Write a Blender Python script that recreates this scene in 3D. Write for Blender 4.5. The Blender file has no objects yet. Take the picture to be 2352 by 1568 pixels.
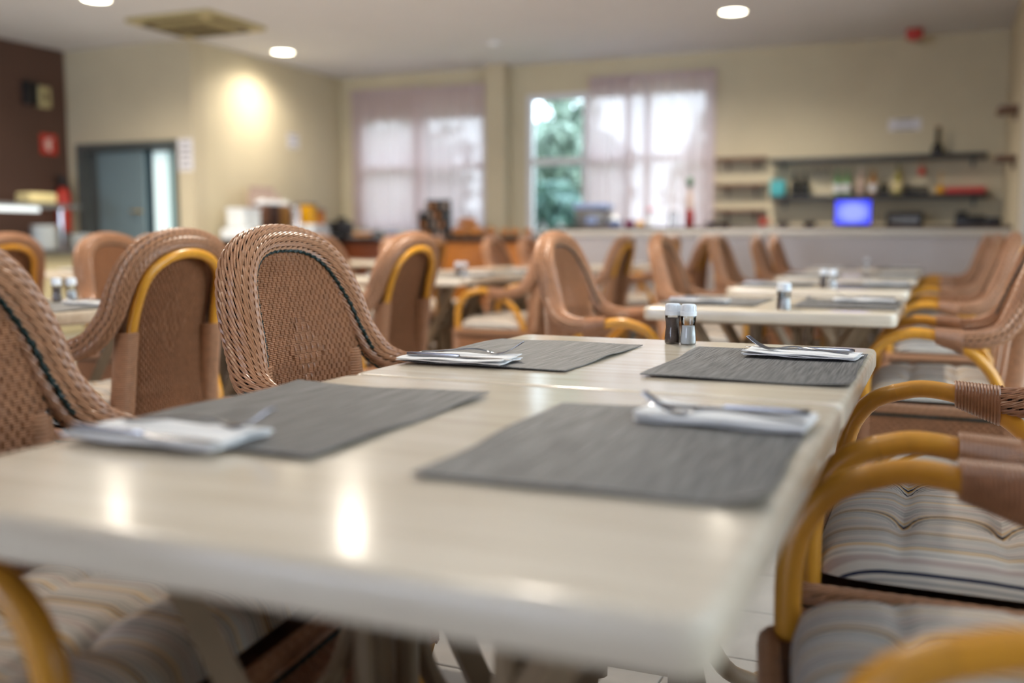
import bpy, math, random
import numpy as np
from mathutils import Vector

random.seed(7)
rng = np.random.default_rng(7)
PI = math.pi
scene = bpy.context.scene
COL = scene.collection

# ------------------------------------------------------------------ camera, world, light, exposure
cam_d = bpy.data.cameras.new('camera')
cam = bpy.data.objects.new('camera', cam_d)
COL.objects.link(cam)
cam.location = (0, 0, 0.978)
cam.rotation_euler = (PI/2 - 0.10325, 0, 0.40779)
cam_d.sensor_width = 36
cam_d.lens = 2276.47/2352*36
cam_d.clip_start = 0.05
cam_d.dof.use_dof = True
cam_d.dof.focus_distance = 1.95
cam_d.dof.aperture_fstop = 1.45
cam_d.dof.aperture_blades = 0
scene.camera = cam
scene.view_settings.view_transform = 'Standard'
scene.view_settings.look = 'None'
scene.view_settings.exposure = 0.84
scene.view_settings.gamma = 1.0
scene.view_settings.use_curve_mapping = False
scene.cycles.use_denoising = True
scene.cycles.sample_clamp_indirect = 6

world = bpy.data.worlds.new('sky')
scene.world = world
world.use_nodes = True
wn = world.node_tree.nodes
wbg = wn['Background']
wbg.inputs['Color'].default_value = (0.74, 0.87, 1.0, 1)
wbg.inputs['Strength'].default_value = 4.6

def area_light(name, loc, rot, sx, sy, power, color):
    l = bpy.data.lights.new(name, 'AREA')
    l.shape = 'RECTANGLE'; l.size = sx; l.size_y = sy; l.energy = power; l.color = color
    o = bpy.data.objects.new(name, l); COL.objects.link(o)
    o.location = loc; o.rotation_euler = rot
    return o
# daylight coming in through the glazed front of the room, behind the camera
area_light('daylight_front_glazing', (-5.3, -8.85, 1.65), (PI/2, 0, 0), 6.6, 2.2, 130, (0.70, 0.74, 1.0))

SPOT_POWER = 175
SPOT_COLOR = (1.0, 0.91, 0.78)

# ------------------------------------------------------------------ helpers
def lin(c):
    return tuple(((v/255)/12.92 if v/255 <= 0.04045 else (((v/255)+0.055)/1.055)**2.4) for v in c)

def mat(name, rgb, rough=0.5, metal=0.0, var=0.0, scale=20.0, stretch=(1, 1, 1), bump=0.0, coat=0.0,
        rgb2=None, detail=3.0, emit=None, emit_s=0.0, trans=0.0, spec=None, bscale=None):
    m = bpy.data.materials.new(name)
    m.use_nodes = True
    nt = m.node_tree; N = nt.nodes; L = nt.links
    b = N['Principled BSDF']
    c = lin(rgb)
    b.inputs['Roughness'].default_value = rough
    b.inputs['Metallic'].default_value = metal
    if spec is not None: b.inputs['Specular IOR Level'].default_value = spec
    if coat: b.inputs['Coat Weight'].default_value = coat; b.inputs['Coat Roughness'].default_value = 0.12
    if trans: b.inputs['Transmission Weight'].default_value = trans
    tc = N.new('ShaderNodeTexCoord'); mp = N.new('ShaderNodeMapping')
    L.new(tc.outputs['Object'], mp.inputs['Vector'])
    mp.inputs['Scale'].default_value = stretch
    nz = N.new('ShaderNodeTexNoise')
    nz.inputs['Scale'].default_value = scale; nz.inputs['Detail'].default_value = detail
    L.new(mp.outputs['Vector'], nz.inputs['Vector'])
    rp = N.new('ShaderNodeValToRGB')
    c2 = lin(rgb2) if rgb2 else c
    lo = [max(0, v*(1-var)) for v in c]; hi = [min(1, v*(1+var)) for v in c2]
    rp.color_ramp.elements[0].color = (*lo, 1); rp.color_ramp.elements[1].color = (*hi, 1)
    rp.color_ramp.elements[0].position = 0.3; rp.color_ramp.elements[1].position = 0.7
    L.new(nz.outputs['Fac'], rp.inputs['Fac'])
    L.new(rp.outputs['Color'], b.inputs['Base Color'])
    if bump:
        bn = N.new('ShaderNodeBump'); bn.inputs['Strength'].default_value = bump; bn.inputs['Distance'].default_value = 0.002
        src = nz
        if bscale:
            src = N.new('ShaderNodeTexNoise'); src.inputs['Scale'].default_value = bscale
            L.new(mp.outputs['Vector'], src.inputs['Vector'])
        L.new(src.outputs['Fac'], bn.inputs['Height']); L.new(bn.outputs['Normal'], b.inputs['Normal'])
    if emit:
        b.inputs['Emission Color'].default_value = (*lin(emit), 1); b.inputs['Emission Strength'].default_value = emit_s
    return m

class MB:
    """collects vertices and faces"""
    def __init__(self): self.v = []; self.f = []; self.n = 0; self.mi = []; self.smooth = True
    def add(self, v, f, mi=0):
        v = np.asarray(v, float).reshape(-1, 3); f = np.asarray(f, int)
        self.v.append(v); self.f.append((f + self.n, mi)); self.n += len(v)
    def box(self, c, s, rot=0.0, bevel=0.0):
        x, y, z = [q/2 for q in s]
        if bevel > 0:
            return self.rbox(c, s, bevel, rot)
        v = np.array([(-x,-y,-z),(x,-y,-z),(x,y,-z),(-x,y,-z),(-x,-y,z),(x,-y,z),(x,y,z),(-x,y,z)])
        v = rotz(v, rot) + np.array(c)
        self.add(v, [(0,3,2,1),(4,5,6,7),(0,1,5,4),(1,2,6,5),(2,3,7,6),(3,0,4,7)])
    def rbox(self, c, s, r, rot=0.0, rc=None, seg=3, cseg=4):
        """box with rounded top/bottom edges and rounded vertical corners"""
        rc = rc if rc is not None else r
        x, y, z = [q/2 for q in s]
        def ring(ins, zz):
            out = []; rr = max(rc - ins, 0.0005); q = max(rc, ins+.0005)
            for cx, cy, a0 in ((x-q, y-q, 0), (-x+q, y-q, PI/2), (-x+q, -y+q, PI), (x-q, -y+q, 1.5*PI)):
                for k in range(cseg+1):
                    a = a0 + PI/2*k/cseg
                    out.append((cx+rr*math.cos(a), cy+rr*math.sin(a), zz))
            return out
        ex = r+min(.004, .2*min(x, y))   # a flat margin keeps the big faces shaded flat
        rings = [ring(ex, -z)]
        for k in range(seg+1):
            a = PI/2*k/seg; rings.append(ring(r*(1-math.sin(a)), -z + r*(1-math.cos(a))))
        for k in range(seg+1):
            a = PI/2*k/seg; rings.append(ring(r*(1-math.cos(a)), z - r*(1-math.sin(a))))
        rings.append(ring(ex, z))
        M = len(rings[0]); v = np.array([p for q in rings for p in q])
        v = rotz(v, rot) + np.array(c)
        f = []
        for i in range(len(rings)-1):
            for j in range(M):
                f.append((i*M+j, i*M+(j+1) % M, (i+1)*M+(j+1) % M, (i+1)*M+j))
        n0 = self.n
        self.add(v, f)
        self.f.append(([list(range(n0+M-1, n0-1, -1)), list(range(n0+(len(rings)-1)*M, n0+len(rings)*M))], -1))
    def tube(self, path, r, sides=8, closed=False, caps=True, sx=1.0, ref=None):
        P = np.asarray(path, float); n = len(P)
        R = np.full(n, r) if np.isscalar(r) else np.asarray(r, float)
        if closed: T = np.roll(P, -1, 0) - np.roll(P, 1, 0)
        else: T = np.gradient(P, axis=0)
        T /= np.linalg.norm(T, axis=1)[:, None] + 1e-12
        if ref is None:
            u = np.array([0, 0, 1.0]) if abs(T[0][2]) < 0.9 else np.array([1.0, 0, 0])
            U = np.zeros_like(P)
            for i in range(n):
                u = u - T[i]*np.dot(u, T[i]); u /= np.linalg.norm(u) + 1e-12; U[i] = u
        else:
            U = np.broadcast_to(np.asarray(ref, float), P.shape).copy()
            U -= T*(U*T).sum(1)[:, None]; U /= np.linalg.norm(U, axis=1)[:, None] + 1e-12
        W = np.cross(T, U)
        a = np.arange(sides)*2*PI/sides
        v = P[:, None, :] + R[:, None, None]*(U[:, None, :]*np.cos(a)[None, :, None] + sx*W[:, None, :]*np.sin(a)[None, :, None])
        i = np.arange(n if closed else n-1)[:, None]; j = np.arange(sides)[None, :]
        i2 = (i+1) % n; j2 = (j+1) % sides
        f = np.stack([i*sides+j+0*j, i*sides+j2, i2*sides+j2, i2*sides+j+0*j], -1).reshape(-1, 4)
        n0 = self.n
        self.add(v.reshape(-1, 3), f)
        if caps and not closed:
            self.f.append(([list(range(n0+sides-1, n0-1, -1)), list(range(n0+(n-1)*sides, n0+n*sides))], -1))
    def tubes(self, P, R, sides=5, ref=None):
        """batch of K tubes: P (K,M,3), R scalar or (K,M), ref (K,M,3)"""
        K, M, _ = P.shape
        T = np.gradient(P, axis=1); T /= np.linalg.norm(T, axis=2, keepdims=True) + 1e-12
        U = ref - T*(ref*T).sum(2, keepdims=True); U /= np.linalg.norm(U, axis=2, keepdims=True) + 1e-12
        W = np.cross(T, U)
        a = np.arange(sides)*2*PI/sides
        R = np.broadcast_to(np.asarray(R, float), (K, M))
        v = P[:, :, None, :] + R[:, :, None, None]*(U[:, :, None, :]*np.cos(a)[None, None, :, None] + W[:, :, None, :]*np.sin(a)[None, None, :, None])
        k = np.arange(K)[:, None, None]; i = np.arange(M-1)[None, :, None]; j = np.arange(sides)[None, None, :]; j2 = (j+1) % sides
        b = k*M*sides
        f = np.stack([b+i*sides+j, b+i*sides+j2, b+(i+1)*sides+j2, b+(i+1)*sides+j], -1).reshape(-1, 4)
        self.add(v.reshape(-1, 3), f)
    def lathe(self, prof, c=(0, 0, 0), seg=20, cap=True):
        pr = np.asarray(prof, float); a = np.arange(seg)*2*PI/seg
        v = np.stack([pr[:, 0][:, None]*np.cos(a)[None], pr[:, 0][:, None]*np.sin(a)[None], np.repeat(pr[:, 1][:, None], seg, 1)], -1).reshape(-1, 3) + np.array(c)
        n = len(pr); f = []
        for i in range(n-1):
            for j in range(seg):
                f.append((i*seg+j, i*seg+(j+1) % seg, (i+1)*seg+(j+1) % seg, (i+1)*seg+j))
        n0 = self.n
        self.add(v, f)
        if cap:
            fs = []
            if pr[0][0] > 1e-4: fs.append(list(range(n0+seg-1, n0-1, -1)))
            if pr[-1][0] > 1e-4: fs.append(list(range(n0+(n-1)*seg, n0+n*seg)))
            if fs: self.f.append((fs, -1))
    def grid(self, fn, nu, nv):
        u = np.linspace(0, 1, nu); w = np.linspace(0, 1, nv)
        v = np.array([[fn(a, b) for b in w] for a in u]).reshape(-1, 3)
        i = np.arange(nu-1)[:, None]; j = np.arange(nv-1)[None]
        f = np.stack([i*nv+j, (i+1)*nv+j, (i+1)*nv+j+1, i*nv+j+1], -1).reshape(-1, 4)
        self.add(v, f)
    def sphere(self, c, r, seg=12, rings=8, s=(1, 1, 1)):
        pr = [(max(math.sin(PI*k/rings), 1e-3)*r, -math.cos(PI*k/rings)*r) for k in range(rings+1)]
        n0 = len(self.v); self.lathe(pr, (0, 0, 0), seg, cap=False)
        self.v[-1] = self.v[-1]*np.array(s) + np.array(c)
    def mesh(self, name, smooth=True):
        me = bpy.data.meshes.new(name)
        V = np.concatenate(self.v)
        faces = []
        for f, mi in self.f:
            faces.extend(f if mi == -1 else f.tolist())
        me.from_pydata(V.tolist(), [], faces)
        if smooth:
            me.polygons.foreach_set('use_smooth', np.ones(len(me.polygons), bool))
            try: me.set_sharp_from_angle(angle=math.radians(42))
            except Exception: pass
        me.update()
        return me

def rotz(v, a):
    if not a: return v
    c, s = math.cos(a), math.sin(a)
    return v @ np.array([[c, s, 0], [-s, c, 0], [0, 0, 1.0]])

def obj(name, mb, m, parent=None, loc=None, rot=None, smooth=True):
    me = mb if isinstance(mb, bpy.types.Mesh) else mb.mesh(name, smooth)
    if m is not None and not me.materials: me.materials.append(m)
    o = bpy.data.objects.new(name, me); COL.objects.link(o)
    if parent: o.parent = parent
    if loc is not None: o.location = loc
    if rot is not None: o.rotation_euler = rot if hasattr(rot, '__len__') else (0, 0, rot)
    return o
def thing(name, label, cat, loc=(0, 0, 0), rot=0.0, group=None):
    o = bpy.data.objects.new(name, None); COL.objects.link(o)
    o.empty_display_size = 0.1
    o.location = loc; o.rotation_euler = rot if hasattr(rot, '__len__') else (0, 0, rot)
    o['label'] = label; o['category'] = cat
    if group: o['group'] = group
    return o
def tag(o, label, cat, group=None):
    o['label'] = label; o['category'] = cat
    if group: o['group'] = group
    return o
def struct(name, mb, m, parent=None, smooth=False):
    o = obj(name, mb, m, parent, smooth=smooth)
    if not parent: o['kind'] = 'structure'
    return o
def dup(root, loc=None, rot=None, label=None, group=None):
    r = root.copy(); COL.objects.link(r)
    if loc is not None: r.location = loc
    if rot is not None: r.rotation_euler = rot if hasattr(rot, '__len__') else (0, 0, rot)
    if label: r['label'] = label
    if group: r['group'] = group
    for ch in list(root.children):
        c = ch.copy(); COL.objects.link(c); c.parent = r
        for g in list(ch.children):
            d = g.copy(); COL.objects.link(d); d.parent = c
    return r

def spline(pts, n, closed=False):
    """Catmull-Rom through pts (any dimension), resampled at n points of equal arc length of the first 3 columns"""
    P = np.asarray(pts, float)
    Q = np.vstack([2*P[0]-P[1], P, 2*P[-1]-P[-2]])
    out = []
    for i in range(1, len(Q)-2):
        t = np.linspace(0, 1, 24, endpoint=False)[:, None]
        a, b, c, d = Q[i-1], Q[i], Q[i+1], Q[i+2]
        out.append(0.5*((2*b)+(-a+c)*t+(2*a-5*b+4*c-d)*t*t+(-a+3*b-3*c+d)*t**3))
    out.append(P[-1][None]); S = np.vstack(out)
    d = np.r_[0, np.cumsum(np.linalg.norm(np.diff(S[:, :3], axis=0), axis=1))]
    s = np.linspace(0, d[-1], n)
    return np.stack([np.interp(s, d, S[:, k]) for k in range(P.shape[1])], 1)

# ------------------------------------------------------------------ materials
M = {}
M['wall_cream'] = mat('cream_paint', (210, 198, 168), 0.75, var=0.03, scale=3, bump=0.05, bscale=220)
M['wall_tan'] = mat('tan_paint', (202, 190, 162), 0.75, var=0.03, scale=3, bump=0.05, bscale=220)
M['wall_brown'] = mat('brown_paint', (88, 62, 50), 0.7, var=0.05, scale=4, bump=0.06, bscale=200)
M['wall_white'] = mat('white_paint', (215, 210, 200), 0.7, var=0.02, scale=3)
M['ceiling'] = mat('ceiling_paint', (224, 225, 230), 0.85, var=0.015, scale=2)
M['tile'] = mat('floor_tile', (166, 161, 154), 0.3, var=0.10, scale=9, bump=0.03, detail=5)
M['grout'] = mat('dark_grout', (70, 74, 66), 0.9, var=0.1, scale=40)
M['white_frame'] = mat('white_frame', (225, 225, 228), 0.4, var=0.01)
M['table'] = mat('travertine_laminate', (219, 202, 178), 0.2, var=0.06, rgb2=(227, 213, 192), scale=7, stretch=(0.6, 6, 6), coat=0.25, detail=6, spec=0.45)
M['table_frame'] = mat('cream_table_leg', (142, 120, 94), 0.4, var=0.05, scale=20)
M['wicker'] = mat('tan_wicker', (174, 126, 92), 0.34, var=0.14, scale=60, spec=0.5)
M['wicker_dark'] = mat('brown_wicker', (158, 110, 77), 0.36, var=0.14, scale=60, spec=0.5)
M['core'] = mat('gap_shade_core', (30, 19, 13), 0.8, var=0.1)  # near-black, paints the shade in the gaps between plaited strands
M['deck'] = mat('seat_deck_brown', (96, 66, 46), 0.7, var=0.2, scale=50)
M['green'] = mat('dark_green_cord', (9, 40, 37), 0.5, var=0.15, scale=90)
M['rattan'] = mat('rattan_pole', (214, 148, 44), 0.3, var=0.08, scale=8, stretch=(4, 4, 1), spec=0.5)
M['rattan_leg'] = mat('rattan_leg', (204, 142, 46), 0.32, var=0.10, scale=8, stretch=(5, 5, 0.7), spec=0.5)
M['steel'] = mat('cutlery_steel', (150, 150, 154), 0.2, metal=1.0, var=0.02)
M['chrome'] = mat('chrome', (215, 215, 220), 0.12, metal=1.0)
M['napkin'] = mat('white_paper_napkin', (240, 238, 236), 0.85, var=0.01, scale=60, bump=0.15, bscale=400)
M['plastic_white'] = mat('white_plastic', (235, 240, 245), 0.35, var=0.01)
M['salt'] = mat('salt_grains', (246, 246, 246), 0.9, var=0.03, scale=900)
M['pepper'] = mat('ground_pepper', (128, 110, 100), 0.9, var=0.3, scale=900)
M['black'] = mat('black_plastic', (22, 22, 25), 0.4, var=0.05)
M['dark_shelf'] = mat('dark_shelf_board', (44, 42, 42), 0.4, var=0.1)
M['bar_top'] = mat('brown_bar_top', (70, 52, 46), 0.3, var=0.12, scale=10, stretch=(1, 8, 8))
M['bar_front'] = mat('pale_grey_bar_panel', (198, 192, 192), 0.5, var=0.03, scale=3)
M['walnut'] = mat('brown_shelf_wood', (112, 82, 62), 0.5, var=0.15, scale=8, stretch=(1, 10, 10))
M['orange_wood'] = mat('orange_cabinet_wood', (186, 112, 34), 0.38, var=0.16, scale=6, stretch=(1, 1, 8), detail=5)
M['red_wood'] = mat('dark_red_cabinet_wood', (104, 50, 20), 0.4, var=0.16, scale=6, stretch=(1, 1, 8), detail=5)
M['counter_dark'] = mat('dark_counter_top', (38, 30, 28), 0.22, var=0.1)
M['beige_panel'] = mat('beige_counter_panel', (190, 178, 142), 0.5, var=0.03)
M['china'] = mat('white_china', (236, 240, 240), 0.2, var=0.01)
M['bread'] = mat('bread_crust', (186, 118, 52), 0.7, var=0.25, scale=12, bump=0.3)
M['grey_metal'] = mat('brushed_grey_metal', (120, 118, 116), 0.35, metal=0.6, var=0.05)
M['door_blue'] = mat('grey_blue_door', (112, 130, 136), 0.45, var=0.03)
M['door_dark'] = mat('dark_grey_door_frame', (84, 88, 86), 0.45, var=0.04)
M['paper'] = mat('white_paper', (226, 224, 228), 0.8, var=0.01)
M['ink'] = mat('grey_ink', (120, 118, 124), 0.8)
M['red'] = mat('signal_red', (196, 52, 36), 0.4, var=0.04)
M['dark_red'] = mat('dark_red_glass', (132, 44, 44), 0.3, var=0.05)
M['sign_white'] = mat('sign_white', (240, 225, 215), 0.5)
M['cream_plastic'] = mat('cream_plastic', (186, 172, 126), 0.5, var=0.03)
M['vent_dark'] = mat('vent_shadow', (96, 84, 58), 0.7)
M['teal'] = mat('teal_box', (70, 170, 178), 0.5, var=0.05)
M['bottle_dark'] = mat('dark_glass', (24, 24, 22), 0.1, var=0.05)
M['bottle_green'] = mat('green_glass', (92, 140, 92), 0.08, var=0.05)
M['bottle_pink'] = mat('pale_pink_glass', (190, 165, 150), 0.1, var=0.05)
M['bottle_amber'] = mat('amber_glass', (160, 110, 48), 0.1, var=0.1)
M['bottle_olive'] = mat('olive_glass', (150, 140, 70), 0.1, var=0.1)
M['label_cream'] = mat('cream_bottle_label', (222, 206, 150), 0.6)
M['label_white'] = mat('white_bottle_label', (224, 224, 226), 0.6)
M['yellow'] = mat('yellow_juice', (226, 166, 10), 0.25, var=0.08)
M['orange_juice'] = mat('orange_juice', (206, 120, 16), 0.25, var=0.08)
M['cereal_brown'] = mat('cereal_brown', (112, 74, 52), 0.6, var=0.3, scale=60)
M['cereal_gold'] = mat('cereal_gold', (166, 116, 52), 0.6, var=0.3, scale=60)
M['cereal_dark'] = mat('cereal_dark', (74, 48, 40), 0.6, var=0.3, scale=60)
M['blue_pale'] = mat('pale_blue_plastic', (150, 170, 214), 0.4, var=0.02)
M['magenta'] = mat('magenta_bowl', (150, 40, 90), 0.4)
M['purple'] = mat('purple_bowl', (120, 110, 160), 0.4)
M['pink'] = mat('pink_paper_flower', (226, 150, 160), 0.6)
M['leaf_green'] = mat('bottle_stopper_green', (70, 100, 74), 0.5)
M['bark'] = mat('tree_bark', (84, 72, 58), 0.9, var=0.3, scale=30, bump=0.4)
M['ground'] = mat('garden_ground', (150, 160, 120), 0.95, var=0.2, scale=4)
M['screen'] = mat('blue_screen', (40, 60, 230), 0.3, emit=(70, 90, 255), emit_s=0.62)
M['lamp_glow'] = mat('lamp_glow', (255, 240, 210), 0.5, emit=(255, 244, 214), emit_s=9.0)
M['gantry_lamp'] = mat('gantry_light_strip', (230, 240, 240), 0.4, emit=(206, 222, 240), emit_s=0.36)
M['kitchen_pale'] = mat('pale_teal_glow_strip', (180, 214, 212), 0.6, var=0.03, emit=(170, 206, 206), emit_s=0.3)  # dimmer strip, kitchen light put into its own emission
M['kitchen_glow'] = mat('self_glow_strip', (224, 240, 240), 0.6, var=0.03, emit=(214, 238, 240), emit_s=0.42)  # strip glows by itself, kitchen light put into the material

def screen_glow(m):
    nt = m.node_tree; N = nt.nodes; L = nt.links
    tc = N.new('ShaderNodeTexCoord'); mp = N.new('ShaderNodeMapping'); mp.inputs['Scale'].default_value = (5.6, 1, 8); mp.inputs['Location'].default_value = (0, 0, -1.0)
    g = N.new('ShaderNodeTexGradient'); g.gradient_type = 'SPHERICAL'
    rp = N.new('ShaderNodeValToRGB'); e = rp.color_ramp.elements
    e[0].color = (*lin((28, 40, 255)), 1); e[1].position = .55; e[1].color = (*lin((150, 160, 255)), 1)
    L.new(tc.outputs['Object'], mp.inputs['Vector']); L.new(mp.outputs[0], g.inputs['Vector']); L.new(g.outputs['Fac'], rp.inputs['Fac'])
    L.new(rp.outputs[0], N['Principled BSDF'].inputs['Emission Color'])
screen_glow(M['screen'])

def leaf_mat(name, a, b):
    m = mat(name, a, 0.55, var=0.25, rgb2=b, scale=3.5)
    m.node_tree.nodes['Principled BSDF'].inputs['Subsurface Weight'].default_value = 0.0
    return m
M['leaf_a'] = leaf_mat('garden_leaf', (94, 112, 98), (142, 160, 146))
M['leaf_b'] = leaf_mat('garden_leaf_dark', (64, 96, 94), (104, 136, 128))

def glass_mat(name, tint=(1, 1, 1), gloss=0.12):
    m = bpy.data.materials.new(name); m.use_nodes = True
    nt = m.node_tree; N = nt.nodes; L = nt.links; N.clear()
    o = N.new('ShaderNodeOutputMaterial'); mx = N.new('ShaderNodeMixShader')
    t = N.new('ShaderNodeBsdfTransparent'); t.inputs['Color'].default_value = (*tint, 1)
    g = N.new('ShaderNodeBsdfGlossy'); g.inputs['Roughness'].default_value = 0.03
    lw = N.new('ShaderNodeLayerWeight'); lw.inputs['Blend'].default_value = gloss
    L.new(lw.outputs['Fresnel'], mx.inputs['Fac']); L.new(t.outputs[0], mx.inputs[1]); L.new(g.outputs[0], mx.inputs[2])
    L.new(mx.outputs[0], o.inputs['Surface'])
    return m
M['pane'] = glass_mat('window_glass', (0.96, 0.98, 0.98))
M['glass'] = glass_mat('clear_glass', (0.93, 0.95, 0.95), 0.35)

def sheer_mat(name, col, tr):
    m = bpy.data.materials.new(name); m.use_nodes = True
    nt = m.node_tree; N = nt.nodes; L = nt.links; N.clear()
    o = N.new('ShaderNodeOutputMaterial')
    t = N.new('ShaderNodeBsdfTransparent'); t.inputs['Color'].default_value = (1, 0.985, 0.985, 1)
    tl = N.new('ShaderNodeBsdfTranslucent'); tl.inputs['Color'].default_value = (*lin(col), 1)
    df = N.new('ShaderNodeBsdfDiffuse'); df.inputs['Color'].default_value = (*lin(col), 1)
    a = N.new('ShaderNodeMixShader'); a.inputs['Fac'].default_value = 0.62
    L.new(tl.outputs[0], a.inputs[1]); L.new(df.outputs[0], a.inputs[2])
    b = N.new('ShaderNodeMixShader')
    tc = N.new('ShaderNodeTexCoord'); nz = N.new('ShaderNodeTexNoise'); nz.inputs['Scale'].default_value = 900
    L.new(tc.outputs['Object'], nz.inputs['Vector'])
    mr = N.new('ShaderNodeMapRange'); mr.inputs['To Min'].default_value = tr-0.06; mr.inputs['To Max'].default_value = tr+0.06
    L.new(nz.outputs['Fac'], mr.inputs['Value']); L.new(mr.outputs[0], b.inputs['Fac'])
    L.new(a.outputs[0], b.inputs[1]); L.new(t.outputs[0], b.inputs[2])
    L.new(b.outputs[0], o.inputs['Surface'])
    return m
M['sheer'] = sheer_mat('sheer_pink_voile', (220, 204, 205), 0.07)

def cushion_mat():
    m = mat('striped_cushion_cotton', (200, 190, 176), 0.85, spec=0.2)
    nt = m.node_tree; N = nt.nodes; L = nt.links; b = N['Principled BSDF']
    uv = N.new('ShaderNodeUVMap'); sp = N.new('ShaderNodeSeparateXYZ'); L.new(uv.outputs[0], sp.inputs[0])
    mu = N.new('ShaderNodeMath'); mu.operation = 'MULTIPLY'; mu.inputs[1].default_value = 8.6
    fr = N.new('ShaderNodeMath'); fr.operation = 'FRACT'
    L.new(sp.outputs['Y'], mu.inputs[0]); L.new(mu.outputs[0], fr.inputs[0])
    rp = N.new('ShaderNodeValToRGB'); cr = rp.color_ramp; cr.interpolation = 'CONSTANT'
    base, navy, grey, ochre, mauve = (206, 197, 184), (48, 52, 70), (150, 146, 142), (206, 162, 92), (180, 162, 152)
    seq = [(0, base), (.05, navy), (.068, base), (.09, grey), (.105, base), (.125, navy), (.14, base), (.19, mauve), (.23, base), (.27, ochre), (.295, base), (.315, navy),
           (.345, ochre), (.37, base), (.40, navy), (.42, base), (.45, grey), (.47, base), (.49, grey), (.51, base), (.53, grey), (.55, base), (.62, mauve), (.65, base), (.69, navy), (.71, base),
           (.75, ochre), (.785, base), (.86, grey), (.885, base), (.93, mauve)]
    e = cr.elements
    e[0].position = 0; e[0].color = (*lin(base), 1); e[1].position = seq[1][0]; e[1].color = (*lin(seq[1][1]), 1)
    for p, c in seq[2:]:
        q = e.new(p); q.color = (*lin(c), 1)
    L.new(fr.outputs[0], rp.inputs['Fac']); L.new(rp.outputs['Color'], b.inputs['Base Color'])
    return m
M['cushion'] = cushion_mat()

def mat_placemat():
    m = mat('grey_woven_vinyl', (122, 119, 116), 0.5, spec=0.35)
    nt = m.node_tree; N = nt.nodes; L = nt.links; b = N['Principled BSDF']
    tc = N.new('ShaderNodeTexCoord'); mp = N.new('ShaderNodeMapping'); mp.inputs['Scale'].default_value = (420, 9, 30)
    L.new(tc.outputs['Object'], mp.inputs['Vector'])
    nz = N.new('ShaderNodeTexNoise'); nz.inputs['Scale'].default_value = 1.0; nz.inputs['Detail'].default_value = 3
    L.new(mp.outputs[0], nz.inputs['Vector'])
    rp = N.new('ShaderNodeValToRGB'); e = rp.color_ramp.elements
    e[0].position = .32; e[0].color = (*lin((58, 57, 58)), 1); e[1].position = .66; e[1].color = (*lin((132, 129, 126)), 1)
    L.new(nz.outputs['Fac'], rp.inputs['Fac']); L.new(rp.outputs[0], b.inputs['Base Color'])
    wv = N.new('ShaderNodeTexWave'); wv.inputs['Scale'].default_value = 110; wv.bands_direction = 'Y'
    L.new(tc.outputs['Object'], wv.inputs['Vector'])
    bp = N.new('ShaderNodeBump'); bp.inputs['Strength'].default_value = 0.35; bp.inputs['Distance'].default_value = 0.0015
    ad = N.new('ShaderNodeMath'); L.new(nz.outputs['Fac'], ad.inputs[0]); L.new(wv.outputs['Fac'], ad.inputs[1])
    L.new(ad.outputs[0], bp.inputs['Height']); L.new(bp.outputs[0], b.inputs['Normal'])
    return m
M['placemat'] = mat_placemat()

# ------------------------------------------------------------------ room shell
H = 3.0; YB = 10.98; YD = 8.2; XC = -7.12; XBR = -8.85; XR = 2.6; YF = -9.0; XN = 0.53
T = 0.15
def wall_with_holes(axis, pos, a0, a1, z0, z1, holes, t):
    """wall slab on the plane axis=pos, running a0..a1 along the other axis; t is added outward; holes = (a0,a1,z0,z1)"""
    mb = MB()
    xs = sorted({a0, a1, *[h[0] for h in holes], *[h[1] for h in holes]}); zs = sorted({z0, z1, *[h[2] for h in holes], *[h[3] for h in holes]})
    for i in range(len(xs)-1):
        for j in range(len(zs)-1):
            ca, cz = (xs[i]+xs[i+1])/2, (zs[j]+zs[j+1])/2
            if any(h[0] < ca < h[1] and h[2] < cz < h[3] for h in holes): continue
            sa, sz = xs[i+1]-xs[i], zs[j+1]-zs[j]
            if axis == 'y': mb.box((ca, pos+t/2, cz), (sa, abs(t), sz))
            else: mb.box((pos+t/2, ca, cz), (abs(t), sa, sz))
    return mb
# ceiling and floor
mb = MB(); mb.box((( XBR+XR)/2, (YF+YB)/2, H+0.1), (XR-XBR+0.6, YB-YF+0.6, 0.2)); struct('ceiling', mb, M['ceiling'])
mb = MB(); mb.box(((XBR+XR)/2, (YF+YB)/2, -0.06), (XR-XBR+0.6, YB-YF+0.6, 0.1)); floor = struct('floor', mb, M['grout'])
TP = 0.309; OX, OY = -1.156, 1.956
def tile_mesh():
    mb = MB(); s = TP-0.005; r = 0.003
    v = [(-s/2, -s/2, -.01), (s/2, -s/2, -.01), (s/2, s/2, -.01), (-s/2, s/2, -.01)]
    v += [(-s/2, -s/2, -.0015), (s/2, -s/2, -.0015), (s/2, s/2, -.0015), (-s/2, s/2, -.0015)]
    q = s/2-r; v += [(-q, -q, 0), (q, -q, 0), (q, q, 0), (-q, q, 0)]
    f = [(8, 9, 10, 11)]
    for a in (0, 4):
        for k in range(4): f.append((a+k, a+(k+1) % 4, a+4+(k+1) % 4, a+4+k))
    mb.add(v, f); return mb
tm = tile_mesh().mesh('floor_tile', False); tm.materials.append(M['tile'])
rest = MB(); tv = np.concatenate(tile_mesh().v); tf = tile_mesh().f[0][0]
for i in range(-26, 13):
    for j in range(-36, 30):
        x, y = OX+(i+.5)*TP, OY+(j+.5)*TP
        if not (XBR < x < XR and YF < y < YB): continue
        if -4.3 < x < 1.0 and 1.4 < y < 5.4:
            obj('tile', tm, None, floor, (x, y, 0))
        else: rest.add(tv+np.array((x, y, 0)), tf)
o = obj('tile', rest, M['tile'], floor, smooth=False); o['kind'] = 'stuff'

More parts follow.
